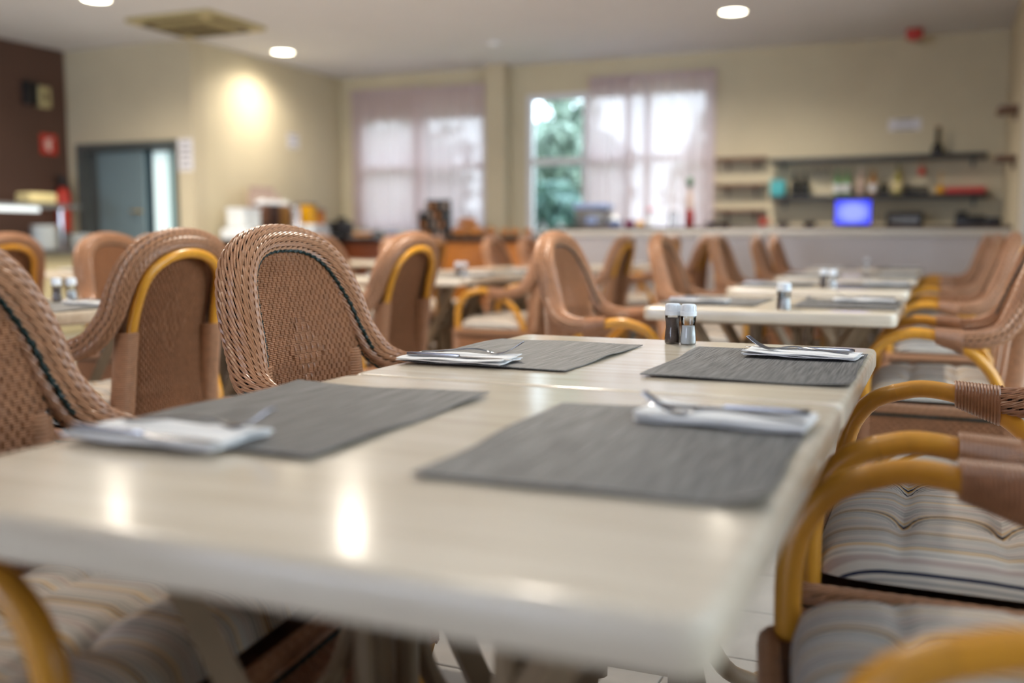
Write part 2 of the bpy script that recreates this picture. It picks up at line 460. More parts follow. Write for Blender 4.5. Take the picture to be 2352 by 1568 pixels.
# back wall with the window openings
W1 = (-6.86, -5.06, 1.08, 2.52); W2 = (-4.56, -2.36, 1.0, 2.66)
struct('wall_back', wall_with_holes('y', YB, XC-.1, XN+.2, 0, H, [W1, W2], 0.22), M['wall_cream'])
mb = MB(); mb.box((-4.875, YB-0.10, H/2), (0.24, 0.20, H)); struct('trim_1', mb, M['wall_tan'])
struct('wall_left', wall_with_holes('x', XBR, YF, YD, 0, H, [], -T), M['wall_brown'])
D = (-8.72, -7.32, 0, 2.0)
struct('wall_door', wall_with_holes('y', YD, XBR-.1, XC, 0, H, [D], 0.20), M['wall_tan'])
struct('wall_buffet', wall_with_holes('x', XC, YD+0.201, YB-.001, 0, H, [], -T), M['wall_cream'])
struct('wall_niche', wall_with_holes('x', XN, 8.75, YB-.001, 0, H, [], T), M['wall_tan'])
mb = MB(); mb.box((0.545+0.32, 8.5, H/2), (0.64, 0.5, H)); struct('wall_pillar', mb, M['wall_white'])
struct('wall_right', wall_with_holes('x', XR, YF, 8.75, 0, H, [(0.2, 5.2, .75, 2.55)], T), M['wall_cream'])  # opening for the added side window
struct('wall_corner', wall_with_holes('y', 8.6, 1.18, XR, 0, H, [], T), M['wall_cream'])
struct('wall_front', wall_with_holes('y', YF, XBR, XR, 0, H, [(-8.0, -2.6, .7, 2.6)], -T), M['wall_cream'])

def window(name, axis, pos, a0, a1, z0, z1, cols, rows, fw=0.06, dep=0.07, row_z=None, ledge=True):
    """frame as a window with each bar, pane a part"""
    def P(a, d, z): return (a, pos+d, z) if axis == 'y' else (pos+d, a, z)
    def S(a, d, z): return (a, d, z) if axis == 'y' else (d, a, z)
    mb = MB()
    for a in (a0+fw/2, a1-fw/2): mb.box(P(a, 0, (z0+z1)/2), S(fw, dep, z1-z0))
    for z in (z0+fw/2, z1-fw/2): mb.box(P((a0+a1)/2, 0, z), S(a1-a0-2*fw, dep, fw))
    w = struct(name, mb, M['white_frame'])
    xs = [a0 + (a1-a0)*k/cols for k in range(cols+1)]
    zs = row_z or [z0+(z1-z0)*k/rows for k in range(rows+1)]
    for x in xs[1:-1]:
        m2 = MB(); m2.box(P(x, 0, (z0+z1)/2), S(fw, dep, z1-z0-2*fw)); obj('mullion', m2, M['white_frame'], w, smooth=False)
    for z in zs[1:-1]:
        m2 = MB(); m2.box(P((a0+a1)/2, 0.004, z), S(a1-a0-2*fw, dep-.01, fw)); obj('transom', m2, M['white_frame'], w, smooth=False)
    for i in range(cols):
        for j in range(len(zs)-1):
            m2 = MB(); m2.box(P((xs[i]+xs[i+1])/2, 0.01, (zs[j]+zs[j+1])/2), S(xs[i+1]-xs[i]-fw, 0.006, zs[j+1]-zs[j]-fw)); obj('pane', m2, M['pane'], w, smooth=False)
    if ledge:
        m2 = MB(); m2.box(P((a0+a1)/2, -0.055, z0-0.02), S(a1-a0+.06, 0.11, 0.035)); obj('window_sill', m2, M['white_frame'], w, smooth=False)
    return w
window('window_1', 'y', YB+0.045, *W1, 2, 2, fw=.085, row_z=[W1[2], 1.86, W1[3]])
window('window_2', 'y', YB+0.045, W2[0], W2[1], W2[2], W2[3], 3, 2, row_z=[W2[2], 1.88, W2[3]], fw=0.075)
window('fill_window_side', 'x', XR+0.05, 0.2, 5.2, .75, 2.55, 3, 2, ledge=False)  # unseen window, added to brighten chair fronts and cushions
window('window_3', 'y', YF-0.05, -8.0, -2.6, .7, 2.6, 4, 2, ledge=False)

# door opening with a closed leaf and self-glowing strips that stand in for kitchen light
mb = MB()
for x in (D[0]+.04, D[1]-.03): mb.box((x, YD+.10, 1.0), (0.08 if x < -8 else .06, 0.24, 2.0))
mb.box(((D[0]+D[1])/2, YD+.10, 1.965), (D[1]-D[0]-.14, 0.24, 0.07))
door = struct('door_1', mb, M['door_dark'])
mb = MB(); mb.box((-8.56, YD+.12, .965), (0.17, 0.05, 1.93)); obj('side_leaf', mb, M['door_dark'], door, smooth=False)
mb = MB(); mb.box((-8.15, YD+.06, .955), (0.64, 0.045, 1.90), bevel=.004); leaf = obj('door_leaf', mb, M['door_blue'], door, smooth=False)
mb = MB(); mb.tube([(-7.87, YD+.03, 1.27), (-7.87, YD-.03, 1.27), (-7.96, YD-.03, 1.27)], .012, 8); obj('door_handle', mb, mat('brass_handle', (200, 150, 40), .3, metal=.8), leaf)
mb = MB(); mb.box((-8.05, YD+1.75, 1.2), (1.74, .1, 2.5)); mb.box((-8.87, YD+.97, 1.2), (.1, 1.5, 2.5)); mb.box((-7.33, YD+.97, 1.2), (.08, 1.5, 2.5)); mb.box((-8.10, YD+.97, 2.5), (1.5, 1.5, .1))
struct('wall_kitchen', mb, mat('kitchen_wall_blue', (130, 170, 190), .6))
tc_ = thing('strip_curtain', 'white plastic strip curtain in the open doorway, glowing in place of kitchen light', 'curtain', (-7.58, YD+.16, 0))
for k, (x, w) in enumerate(((-.12, .20), (.045, .10), (.155, .11))):
    mb = MB(); mb.box((x, .012*(k % 2), .95), (w, .006, 1.9)); obj('strip', mb, M['kitchen_glow'] if k != 1 else M['kitchen_pale'], tc_, smooth=False)
mb = MB(); mb.tube([(-.29, 0.01, 1.915), (.29, 0.01, 1.915)], .016, 8); obj('curtain_rail', mb, M['chrome'], tc_)

# ------------------------------------------------------------------ outside: garden
mb = MB(); mb.box((-4, 17, -.12), (24, 11.2, .2)); g = struct('ground', mb, M['ground'])
def tree(name, x, y, h, rad, zc, n, m, label, size=.16):
    t = thing(name, label, 'tree', (x, y, 0), group=None)
    mb = MB(); mb.tube(spline([(0, 0, -.02), (.04, .02, h*.35), (0, .05, h*.7)], 8), [.09, .085, .08, .07, .06, .05, .04, .03], 8); obj('trunk', mb, M['bark'], t)
    p = rng.normal(size=(n, 3)); p /= np.linalg.norm(p, axis=1)[:, None]
    lump = 1+.22*np.sin(p[:, 0]*5+x)*np.cos(p[:, 2]*6+y)
    p = p*(rng.random(n)**.45*lump)[:, None]*np.array([rad, rad*.8, (h-zc)])+np.array([0, 0, zc])
    p = p[p[:, 2] > .05]; n = len(p)
    a = rng.normal(size=(n, 3)); a /= np.linalg.norm(a, axis=1)[:, None]; b = np.cross(a, rng.normal(size=(n, 3))); b /= np.linalg.norm(b, axis=1)[:, None]
    s = size*(.6+.8*rng.random(n))[:, None]
    c = np.cross(a, b)*.18*s
    v = np.stack([p-a*s, p-b*s*.38+c, p+a*s, p+b*s*.38+c], 1).reshape(-1, 3)
    mb = MB(); mb.add(v, np.arange(4*n).reshape(-1, 4)); o = obj('foliage', mb, m, t, smooth=False); o['kind'] = 'stuff'
tree('garden_tree', -5.25, 14.2, 3.3, .95, 1.5, 2600, M['leaf_a'], 'pale green bushy tree seen through the uncurtained window pane')
tree('garden_tree', -8.3, 14.8, 3.0, 1.2, 1.5, 2200, M['leaf_b'], 'green tree in the garden behind the double-curtained window')
tree('garden_tree', -6.6, 17.6, 3.2, 1.4, 1.4, 2200, M['leaf_b'], 'dark green tree standing deeper in the garden behind the pale bush')
tree('garden_shrub', -4.7, 12.3, 1.7, .6, .8, 1800, M['leaf_b'], 'low dark green shrub just outside the uncurtained window pane', .13)
tree('garden_tree', -2.6, 14.6, 2.9, 1.1, 1.4, 2000, M['leaf_a'], 'green tree in the garden behind the drawn curtain near the bar')

# ------------------------------------------------------------------ curtains
def curtain(label, x0, x1, ztop, zbot, waves, ph, amp=.036, gather=0.0, yo=.062):
    t = thing('sheer_curtain', label, 'curtain', (0, YB-yo, 0), group='sheer window curtains')
    n = int(waves*20); xs = np.linspace(0, 1, n); zs = np.linspace(0, 1, 9)
    V = []
    for z in zs:
        f = .35+.65*z
        ang = 2*PI*waves*xs+ph+.5*np.sin(5*xs+ph)
        X = x0+(x1-x0)*(xs+gather*z*(.5-xs)) + .008*np.sin(ang*.5)
        Y = amp*f*np.sin(ang)+.35*amp*f*np.sin(ang*.43+1.3)
        V.append(np.stack([X, Y, np.full(n, ztop+(zbot-ztop)*z)+.006*np.sin(ang)*(z > .9)], -1))
    V = np.array(V); i = np.arange(len(zs)-1)[:, None]; j = np.arange(n-1)[None]
    F = np.stack([i*n+j, i*n+j+1, (i+1)*n+j+1, (i+1)*n+j], -1).reshape(-1, 4)
    mb = MB(); mb.add(V.reshape(-1, 3), F); obj('drape', mb, M['sheer'], t)
    mb = MB(); m0 = V[0]; m1 = m0.copy(); m1[:, 2] -= .07
    vv = np.concatenate([m0+[0, -.004, .0], m1+[0, -.004, 0]]); F = np.stack([j[0], j[0]+1, j[0]+1+n, j[0]+n], -1)
    mb.add(vv, F); obj('heading_tape', mb, M['sheer'], t)
    return t
curtain('pink-white sheer curtain over the window beside the cream buffet wall', -6.94, -5.93, 2.83, 1.12, 7, 0.3)
curtain('pink-white sheer curtain next to the cream pillar, behind the black bottle rack', -6.03, -5.02, 2.80, 1.12, 7, 1.4, yo=.150)
curtain('pink-white sheer curtain partly drawn beside the clear garden pane', -3.765, -3.26, 2.80, 1.06, 4, 0.0)
curtain('pink-white sheer curtain hanging next to the brown wooden shelves', -3.32, -2.29, 2.79, 1.06, 7, 2.0, yo=.150)

# ------------------------------------------------------------------ ceiling fittings
def downlight(x, y, label, power=1.0):
    t = thing('ceiling_downlight', label, 'ceiling light', (x, y, H), group='round recessed downlights')
    mb = MB(); mb.lathe([(.132, .0), (.134, -.006), (.128, -.012), (.112, -.010), (.110, 0.0)], seg=32, cap=False); obj('trim_ring', mb, M['plastic_white'], t)
    mb = MB(); mb.lathe([(.001, -.012), (.06, -.011), (.112, -.006)], seg=32, cap=False); obj('diffuser', mb, M['lamp_glow'], t)
    l = bpy.data.lights.new('downlight_beam', 'SPOT'); l.energy = SPOT_POWER*power; l.color = SPOT_COLOR; l.spot_size = math.radians(160); l.spot_blend = 1.0; l.shadow_soft_size = .10
    o = bpy.data.objects.new('downlight_beam', l); COL.objects.link(o); o.parent = t; o.location = (0, 0, -.03)
downlight(-6.66, 9.14, 'round glowing downlight above the brightest patch of cream wall', .48)
downlight(-6.66, 6.54, 'round glowing downlight at the ceiling edge near the brown wall', 1.4)
downlight(-1.80, 9.15, 'round glowing downlight in the ceiling before the bar', 1.3)
downlight(-4.38, 6.80, 'round downlight over the middle row, just above the frame', 1.5)
downlight(-6.7, 3.9, 'added fill downlight before the serving counter, outside the frame', 1.3)  # unseen lamp, added to brighten the serving counter side
downlight(-4.3, 3.9, 'added fill downlight over the middle tables, above the frame', 1.1)  # unseen lamp, added to brighten the back of the room
downlight(-1.6, 3.6, 'round downlight over the second table, above the frame', 1.1)
downlight(-1.2, 1.0, 'round downlight over the nearest table, above the frame', .12)

t = thing('air_conditioner', 'square yellowed ceiling cassette air conditioner with four dark vents', 'air conditioner', (-6.52, 7.62, H))
mb = MB(); mb.rbox((0, 0, -.02), (.96, .84, .045), .012); obj('cover_panel', mb, M['cream_plastic'], t)
mb = MB(); mb.rbox((0, 0, -.05), (.56, .44, .02), .008); grille = obj('intake_grille', mb, M['cream_plastic'], t)
for k in range(7):
    mb = MB(); mb.box((0, -.18+.06*k, -.063), (.50, .022, .006)); obj('slat', mb, M['vent_dark'], grille, smooth=False)
for (x, y, sx, sy) in ((0, .33, .62, .09), (0, -.33, .62, .09), (.39, 0, .09, .52), (-.39, 0, .09, .52)):
    mb = MB(); mb.box((x, y, -.045), (sx, sy, .012)); obj('air_vent', mb, M['vent_dark'], t, smooth=False)
    
t = thing('fire_alarm', 'small red fire alarm box on the ceiling near the bar', 'alarm', (-.33, 10.6, H))
mb = MB(); mb.rbox((0, 0, -.05), (.15, .12, .09), .015); obj('alarm_body', mb, M['red'], t)
mb = MB(); mb.lathe([(.045, -.094), (.035, -.11), (.001, -.115)], seg=16); obj('sounder', mb, M['red'], t)
t = thing('smoke_detector', 'white round smoke detector on the middle of the ceiling', 'smoke detector', (-4.35, 9.6, H))
mb = MB(); mb.lathe([(.06, 0), (.06, -.02), (.045, -.04), (.001, -.045)], seg=20); obj('detector_base', mb, M['plastic_white'], t)
mb = MB(); mb.lathe([(.025, -.044), (.02, -.055), (.001, -.057)], seg=14); obj('sensor_cap', mb, M['wall_white'], t)

# ------------------------------------------------------------------ brown wall fittings, signs
t = thing('emergency_light', 'black and cream emergency light box high on the brown wall', 'emergency light', (XBR, 7.80, 2.47))
mb = MB(); mb.rbox((.03, -.09, .02), (.06, .16, .24), .01); obj('black_housing', mb, M['black'], t)
mb = MB(); mb.rbox((.035, .07, 0), (.07, .15, .22), .01); face = obj('lamp_face', mb, M['cream_plastic'], t)
mb = MB(); mb.box((.072, .07, .0), (.006, .05, .10)); obj('lens', mb, M['vent_dark'], face, smooth=False)
t = thing('fire_extinguisher_sign', 'small square red sign with a white extinguisher symbol on the brown wall', 'sign', (XBR+.004, 7.94, 1.985))
mb = MB(); mb.box((0, 0, 0), (.006, .215, .215)); obj('sign_board', mb, M['red'], t, smooth=False)
mb = MB(); mb.box((.004, .0, -.02), (.004, .045, .10)); mb.box((.004, 0, .045), (.004, .02, .025)); mb.box((.004, .025, .055), (.004, .05, .012)); mb.box((.004, -.04, -.0), (.004, .012, .09)); mb.box((.004,-.02,.045),(.004,.04,.012)); obj('extinguisher_symbol', mb, M['sign_white'], t, smooth=False)
t = thing('fire_extinguisher', 'red fire extinguisher with black head hung on the brown wall', 'fire extinguisher', (XBR+.09, 8.02, 1.05))
mb = MB(); mb.lathe([(.06, 0), (.075, .02), (.075, .40), (.05, .46), (.02, .48)], seg=18); obj('cylinder_body', mb, M['red'], t)
mb = MB(); mb.lathe([(.025, .48), (.025, .54), (.035, .55), (.03, .60), (.001, .61)], seg=12); mb.box((0, -.05, .575), (.025, .12, .02)); obj('valve_head', mb, M['black'], t)
mb = MB(); mb.tube(spline([(0, .03, .53), (0, .10, .48), (0, .11, .30), (0, .09, .12)], 14), .012, 8); obj('hose', mb, M['black'], t)
mb = MB(); mb.box((-.082, 0, .42), (.012, .06, .12)); obj('wall_bracket', mb, M['black'], t, smooth=False)

def notice(label, loc, rot, w, h, lines, seedv):
    """paper sheet with blurred rows of print; local x = width, -y = outward"""
    t = thing('paper_notice', label, 'notice', loc, rot)
    mb = MB(); mb.box((0, 0, 0), (w, .003, h)); obj('sheet', mb, M['paper'], t, smooth=False)
    r = random.Random(seedv)
    mb = MB()
    for k in range(lines):
        z = h*.36-(h*.72)*k/max(1, lines-1); ww = w*(.4+.4*r.random())
        mb.box((0, -.003, z), (ww, .002, h*.72/lines*.35))
    obj('print', mb, M['ink'], t, smooth=False)
notice('white paper notice taped beside the grey-blue door', (-7.215, YD-.003, 1.84), 0, .19, .33, 5, 1)
notice('small white paper notice on the cream wall above the juice machines', (XC+.004, 9.93, 2.13), PI/2, .22, .17, 3, 2)
notice('wide white paper notice on the wall above the dark bar shelf', (-.40, YB-.004, 2.13), 0, .31, .12, 2, 3)

# ------------------------------------------------------------------ serving counter with heated gantry and plates (by the brown wall)
t = thing('serving_counter', 'long beige serving counter in front of the brown wall', 'counter', (-8.4, 5.6, 0))
mb = MB(); mb.box((0, 0, .42), (.70, 4.2, .80)); obj('counter_body', mb, M['beige_panel'], t, smooth=False)
mb = MB(); mb.rbox((0.02, 0, .85), (.82, 4.28, .035), .006); obj('counter_top', mb, M['grey_metal'], t)
mb = MB(); mb.box((0, 0, .03), (.62, 4.1, .05)); obj('plinth', mb, M['black'], t, smooth=False)
for k in range(4):
    mb = MB(); mb.box((.354, -1.56+1.04*k, .44), (.012, 1.0, .70)); obj('front_panel', mb, M['beige_panel'], t, smooth=False)
t = thing('heated_gantry', 'grey gantry shelf with a lit strip above the serving counter', 'shelf', (-8.3, 5.55, .868))
mb = MB(); mb.rbox((0, 0, .43), (.46, 4.1, .045), .008); obj('gantry_shelf', mb, M['grey_metal'], t)
mb = MB(); mb.box((.22, -.15, .395), (.02, 3.4, .05)); obj('light_strip', mb, M['gantry_lamp'], t, smooth=False)
for y in (-1.95, 1.855):
    mb = MB(); mb.tube([(.17, y, 0), (.17, y, .41)], .022, 10); obj('post', mb, M['chrome'], t)
tag(obj('bread_box', (lambda m_: (m_.rbox((0, 0, .05), (.20, .32, .10), .015), m_)[1])(MB()), M['label_cream'], None, (-8.22, 7.20, 1.325)), 'white cardboard box lying on the gantry shelf', 'box')
plate_m = MB(); plate_m.lathe([(.001, .004), (.07, .004), (.075, .007), (.125, .018), (.128, .021), (.12, .020), (.07, .010), (.001, .009)], seg=24, cap=False)
plate_me = plate_m.mesh('plate'); plate_me.materials.append(M['china'])
ORD = ['topmost']+[w+' from the top' for w in 'second third fourth fifth sixth seventh eighth ninth tenth eleventh twelfth thirteenth fourteenth fifteenth sixteenth seventeenth eighteenth nineteenth twentieth twenty-first twenty-second'.split()]
for k in range(22):
    o = obj('plate', plate_me, None, None, (-8.07, 7.14, .868+.0105*k), .3*k)
    tag(o, f'white china plate, {ORD[21-k]} in the taller stack on the serving counter', 'plate', 'plates in the taller stack')
for k in range(12):
    o = obj('plate', plate_me, None, None, (-8.07, 7.58, .868+.0125*k), .3*k)
    tag(o, f'white china plate, {ORD[11-k]} in the lower stack near the counter end', 'plate', 'plates in the lower stack')
small = [('glass dish', M['glass']), ('white dish', M['china']), ('steel dish', M['chrome']), ('blue dish', M['blue_pale'])]
dish_m = MB(); dish_m.lathe([(.03, 0), (.055, .02), (.062, .042), (.058, .042), (.05, .022), (.001, .008)], seg=18, cap=True)
for k, (y, mm, lab) in enumerate(((6.58, 'china', 'small white sauce dish standing farthest from the plate stacks'), (6.71, 'chrome', 'small steel sauce dish between the white and glass dishes'), (6.84, 'glass', 'small clear glass sauce dish on the serving counter'), (6.945, 'blue_pale', 'small pale blue sauce dish beside the tall plate stack'))):
    me = dish_m.mesh('sauce_dish'); o = obj('sauce_dish', me, M[mm], None, (-8.05, y, .8685)); tag(o, lab, 'dish', 'sauce dishes on the serving counter')

# ------------------------------------------------------------------ chairs
def make_rail(pts, n=420):
    """pts rows: x,y,z,a,b  -> dense arrays C,B,N,a,b,s"""
    S = spline(pts, n); C = S[:, :3]; a = S[:, 3]; b = S[:, 4]
    Tn = np.gradient(C, axis=0); Tn /= np.linalg.norm(Tn, axis=1)[:, None]
    return C, Tn, a, b
def rim_frames(C, Tn):
    z = C[:, 2]; y = C[:, 1]
    k = np.clip((z-.80)/.17, 0, None)
    lat = np.sign(y)*np.clip(np.abs(y)/.2, .0, 1)
    lat = np.where(np.abs(y) < .235, y/.235, np.sign(y))
    B = np.stack([np.zeros_like(z), lat, k], 1)
    B /= np.linalg.norm(B, axis=1)[:, None]+1e-9
    B -= Tn*(B*Tn).sum(1)[:, None]; B /= np.linalg.norm(B, axis=1)[:, None]
    N = np.cross(B, Tn)
    tau = (math.radians(17)*np.clip((z-.69)/.07, 0, 1))[:, None]   # the collar leans backwards towards its outer edge
    return B*np.cos(tau)-N*np.sin(tau), N*np.cos(tau)+B*np.sin(tau)
def stitches(mb, rail, phis, dphi, pitch, L, r, lift, s0=0, s1=None, M_=7, sides=5, lean=1, pair=1.0):
    C, Bv, Nv, a, b, S = rail
    s1 = S[-1] if s1 is None else s1
    paths = []; refs = []; rad = []
    t = np.linspace(0, 1, M_)
    for j, ph in enumerate(phis):
        ks = np.arange(s0, s1-L, pitch) + (j % 2)*pitch*.5
        ks = ks[ks+L <= S[-1]]
        if len(ks) == 0: continue
        ss = ks[:, None]+L*t[None]
        pp = ph + lean*(dphi[j] if np.ndim(dphi) else dphi)*(t-.5)[None]*1.25 + 0*ss
        I = lambda X: np.interp(ss.ravel(), S, X).reshape(ss.shape)
        c = np.stack([I(C[:, k]) for k in range(3)], -1); B = np.stack([I(Bv[:, k]) for k in range(3)], -1); N = np.stack([I(Nv[:, k]) for k in range(3)], -1)
        aa, bb = I(a), I(b); sc = np.clip(aa/.05, .5, 1.0)
        h = (lift*(np.sin(PI*t)**.8-.35))[None]*sc
        P = c+((aa+h)*np.cos(pp))[..., None]*B+((bb+h)*np.sin(pp))[..., None]*N
        nn = (np.cos(pp)*bb)[..., None]*B+(np.sin(pp)*aa)[..., None]*N; nn /= np.linalg.norm(nn, axis=2, keepdims=True)
        tg = np.gradient(P, axis=1); tg /= np.linalg.norm(tg, axis=2, keepdims=True); perp = np.cross(nn, tg)
        for q in (-1, 1):
            paths.append(P+perp*(q*r*1.02*pair*sc)[..., None]); refs.append(nn); rad.append(r*sc*np.where((t == 0) | (t == 1), .6, 1)[None])
    mb.tubes(np.concatenate(paths), np.concatenate(rad), sides, np.concatenate(refs))

RIM_HALF = [(-.0, .276, .676, .021, .021), (-.05, .277, .671, .024, .023), (-.112, .272, .674, .030, .025), (-.170, .246, .700, .034, .027), (-.208, .216, .765, .038, .028), (-.233, .202, .84, .040, .028), (-.255, .176, .905, .039, .028), (-.270, .130, .949, .033, .028), (-.279, .07, .971, .029, .028), (-.281, 0, .977, .029, .028)]
RIM = RIM_HALF + [(p[0], -p[1], *p[2:]) for p in RIM_HALF[-2::-1]]
def panel_x(y, z):
    zz = np.interp(z, [.36, .47, .55, .72, .95], [-.206, -.200, -.188, -.190, -.246])
    return zz - .022*(1-np.clip(np.abs(y)/.19, 0, 1)**2)
def panel_w(z):
    return np.where(z < .80, .177, .177*np.sqrt(np.clip(1-((z-.80)/.162)**2, 0, 1)))

def back_panel_mesh():
    mb = MB(); rowh = .0112; z0 = .37; P = .0168; r = .0019
    rows = int((.962-z0)/rowh)
    for i in range(rows):
        zc = z0+rowh*(i+.5); w = float(panel_w(np.array(zc)))
        if w < .03: continue
        u = np.linspace(-w, w, max(8, int(2*w/.0016)))
        # ordinary twill dips
        off = (i % 2)*P/2
        d = np.abs((u-off+P/2) % P-P/2)
        dip = np.clip((.0030-d)/.0018, 0, 1)
        # diamond of long floats
        g = i//2; P2 = .021; off2 = (g % 2)*P2/2
        hw = .066*(1-abs(zc-.735)/.083)
        if hw > 0:
            ins = np.abs(u) < hw
            d2 = np.abs((u-off2+P2/2) % P2-P2/2)
            dip = np.where(ins, np.clip((.0036-d2)/.0019, 0, 1), dip)
        dip = dip*dip*(3-2*dip)
        n = .0030-.0075*dip
        zst = zc+.004*np.sin(0*u)
        for k in (-1, 0, 1):
            zz = zst+k*.0037
            x = panel_x(u, zz)+n
            path = np.stack([x, u, zz], 1)[None]
            ref = np.zeros_like(path); ref[..., 0] = 1
            mb.tubes(path, r, 4, ref)
    for k in range(-22, 23):
        y = k*P/2
        if abs(y) > .175: continue
        zt = .80+.162*math.sqrt(max(0, 1-(y/.177)**2))
        z = np.linspace(z0, zt, 12); path = np.stack([panel_x(np.full(12, y), z)-.0008, np.full(12, y), z], 1)[None]
        ref = np.zeros_like(path); ref[..., 0] = 1
        mb.tubes(path, .0019, 5, ref)
    # raised bars of the diamond figure
    for g in range(0, rows//2+1):
        zc = z0+rowh*(2*g+1); hw = .066*(1-abs(zc-.735)/.083)
        if hw <= 0: continue
        P2 = .021; off2 = (g % 2)*P2/2
        for k in range(-5, 6):
            y = off2+k*P2
            if abs(y) > hw: continue
            z = np.linspace(zc-.0092, zc+.0092, 7); yy = np.full(7, y)
            bump = .0020+.0026*np.sin(np.linspace(0, PI, 7))
            path = np.stack([panel_x(yy, z)+bump, yy, z], 1)[None]; ref = np.zeros_like(path); ref[..., 0] = 1
            mb.tubes(path, .0027, 6, ref)
    return mb.mesh('back_panel')

def ellipse_phis(a, b, w, lim):
    """angles whose arc spacing on the ellipse is w, symmetric about 0, within +-lim degrees"""
    f = np.radians(np.linspace(-lim, lim, 2001)); d = np.hypot(a*np.sin(f), b*np.cos(f)); L_ = np.r_[0, np.cumsum((d[1:]+d[:-1])/2*np.diff(f))]
    n = int(L_[-1]/w)+1
    return np.interp(np.linspace(0, L_[-1], n), L_, f)

def helix(mb, c0, c1, ex, ey, e1=None, turns=16, r=.0026, sides=5, seg=18, axu=(1, 0, 0), axv=(0, 1, 0)):
    """coil of strand from c0 to c1 with elliptical section (half sizes ex,ey -> e1)"""
    c0, c1 = np.array(c0, float), np.array(c1, float); n = turns*seg+1; t = np.linspace(0, 1, n); a = t*turns*2*PI
    e1 = e1 or (ex, ey); EX = ex+(e1[0]-ex)*t; EY = ey+(e1[1]-ey)*t
    P = c0+(c1-c0)*t[:, None]+np.array(axu)*(EX*np.cos(a))[:, None]+np.array(axv)*(EY*np.sin(a))[:, None]
    ref = np.array(axu)[None]*np.cos(a)[:, None]+np.array(axv)[None]*np.sin(a)[:, None]
    mb.tube(P, r, sides, ref=ref)

def perimeter(hx0, hx1, hy, rc, z, step=.006):
    pts = []
    for cx, cy, a0 in ((hx1-rc, hy-rc, 0), (hx0+rc, hy-rc, PI/2), (hx0+rc, -hy+rc, PI), (hx1-rc, -hy+rc, 1.5*PI)):
        for k in range(7):
            a = a0+PI/2*k/6; pts.append((cx+rc*math.cos(a), cy+rc*math.sin(a)))
    pts.append(pts[0]); P = np.array(pts)
    d = np.r_[0, np.cumsum(np.linalg.norm(np.diff(P, axis=0), axis=1))]; n = int(d[-1]/step)
    s = np.linspace(0, d[-1], n); Q = np.stack([np.interp(s, d, P[:, 0]), np.interp(s, d, P[:, 1])], 1)
    T_ = np.gradient(Q, axis=0); T_ /= np.linalg.norm(T_, axis=1)[:, None]; O = np.stack([T_[:, 1], -T_[:, 0]], 1)
    return Q, O, s

AX0, AX1, AY = -.205, .246, .303
def apron_mesh():
    mb = MB(); Q, O, s = perimeter(AX0, AX1, AY, .028, 0, .0058); P = .0232; rowh = .0105
    z0 = .315
    n = len(Q)
    for i in range(11):
        off = (i % 2)*P/2; d = np.abs((s-off+P/2) % P-P/2); dip = np.clip(1-d/.008, 0, 1); dip = dip*dip*(3-2*dip)
        e = .0028-.0065*dip
        for k in (-.5, .5):
            z = z0+rowh*(i+.5)+k*.0048
            path = np.concatenate([Q+O*e[:, None], np.full((n, 1), z)], 1)[None]; ref = np.concatenate([O, np.zeros((n, 1))], 1)[None]
            mb.tubes(path, .0025, 4, ref)
    for q in np.arange(0, s[-1], P/2):
        x = np.interp(q, s, Q[:, 0]); y = np.interp(q, s, Q[:, 1]); mb.tube([(x, y, z0), (x, y, z0+.125)], .003, 5)
    return mb.mesh('seat_apron')

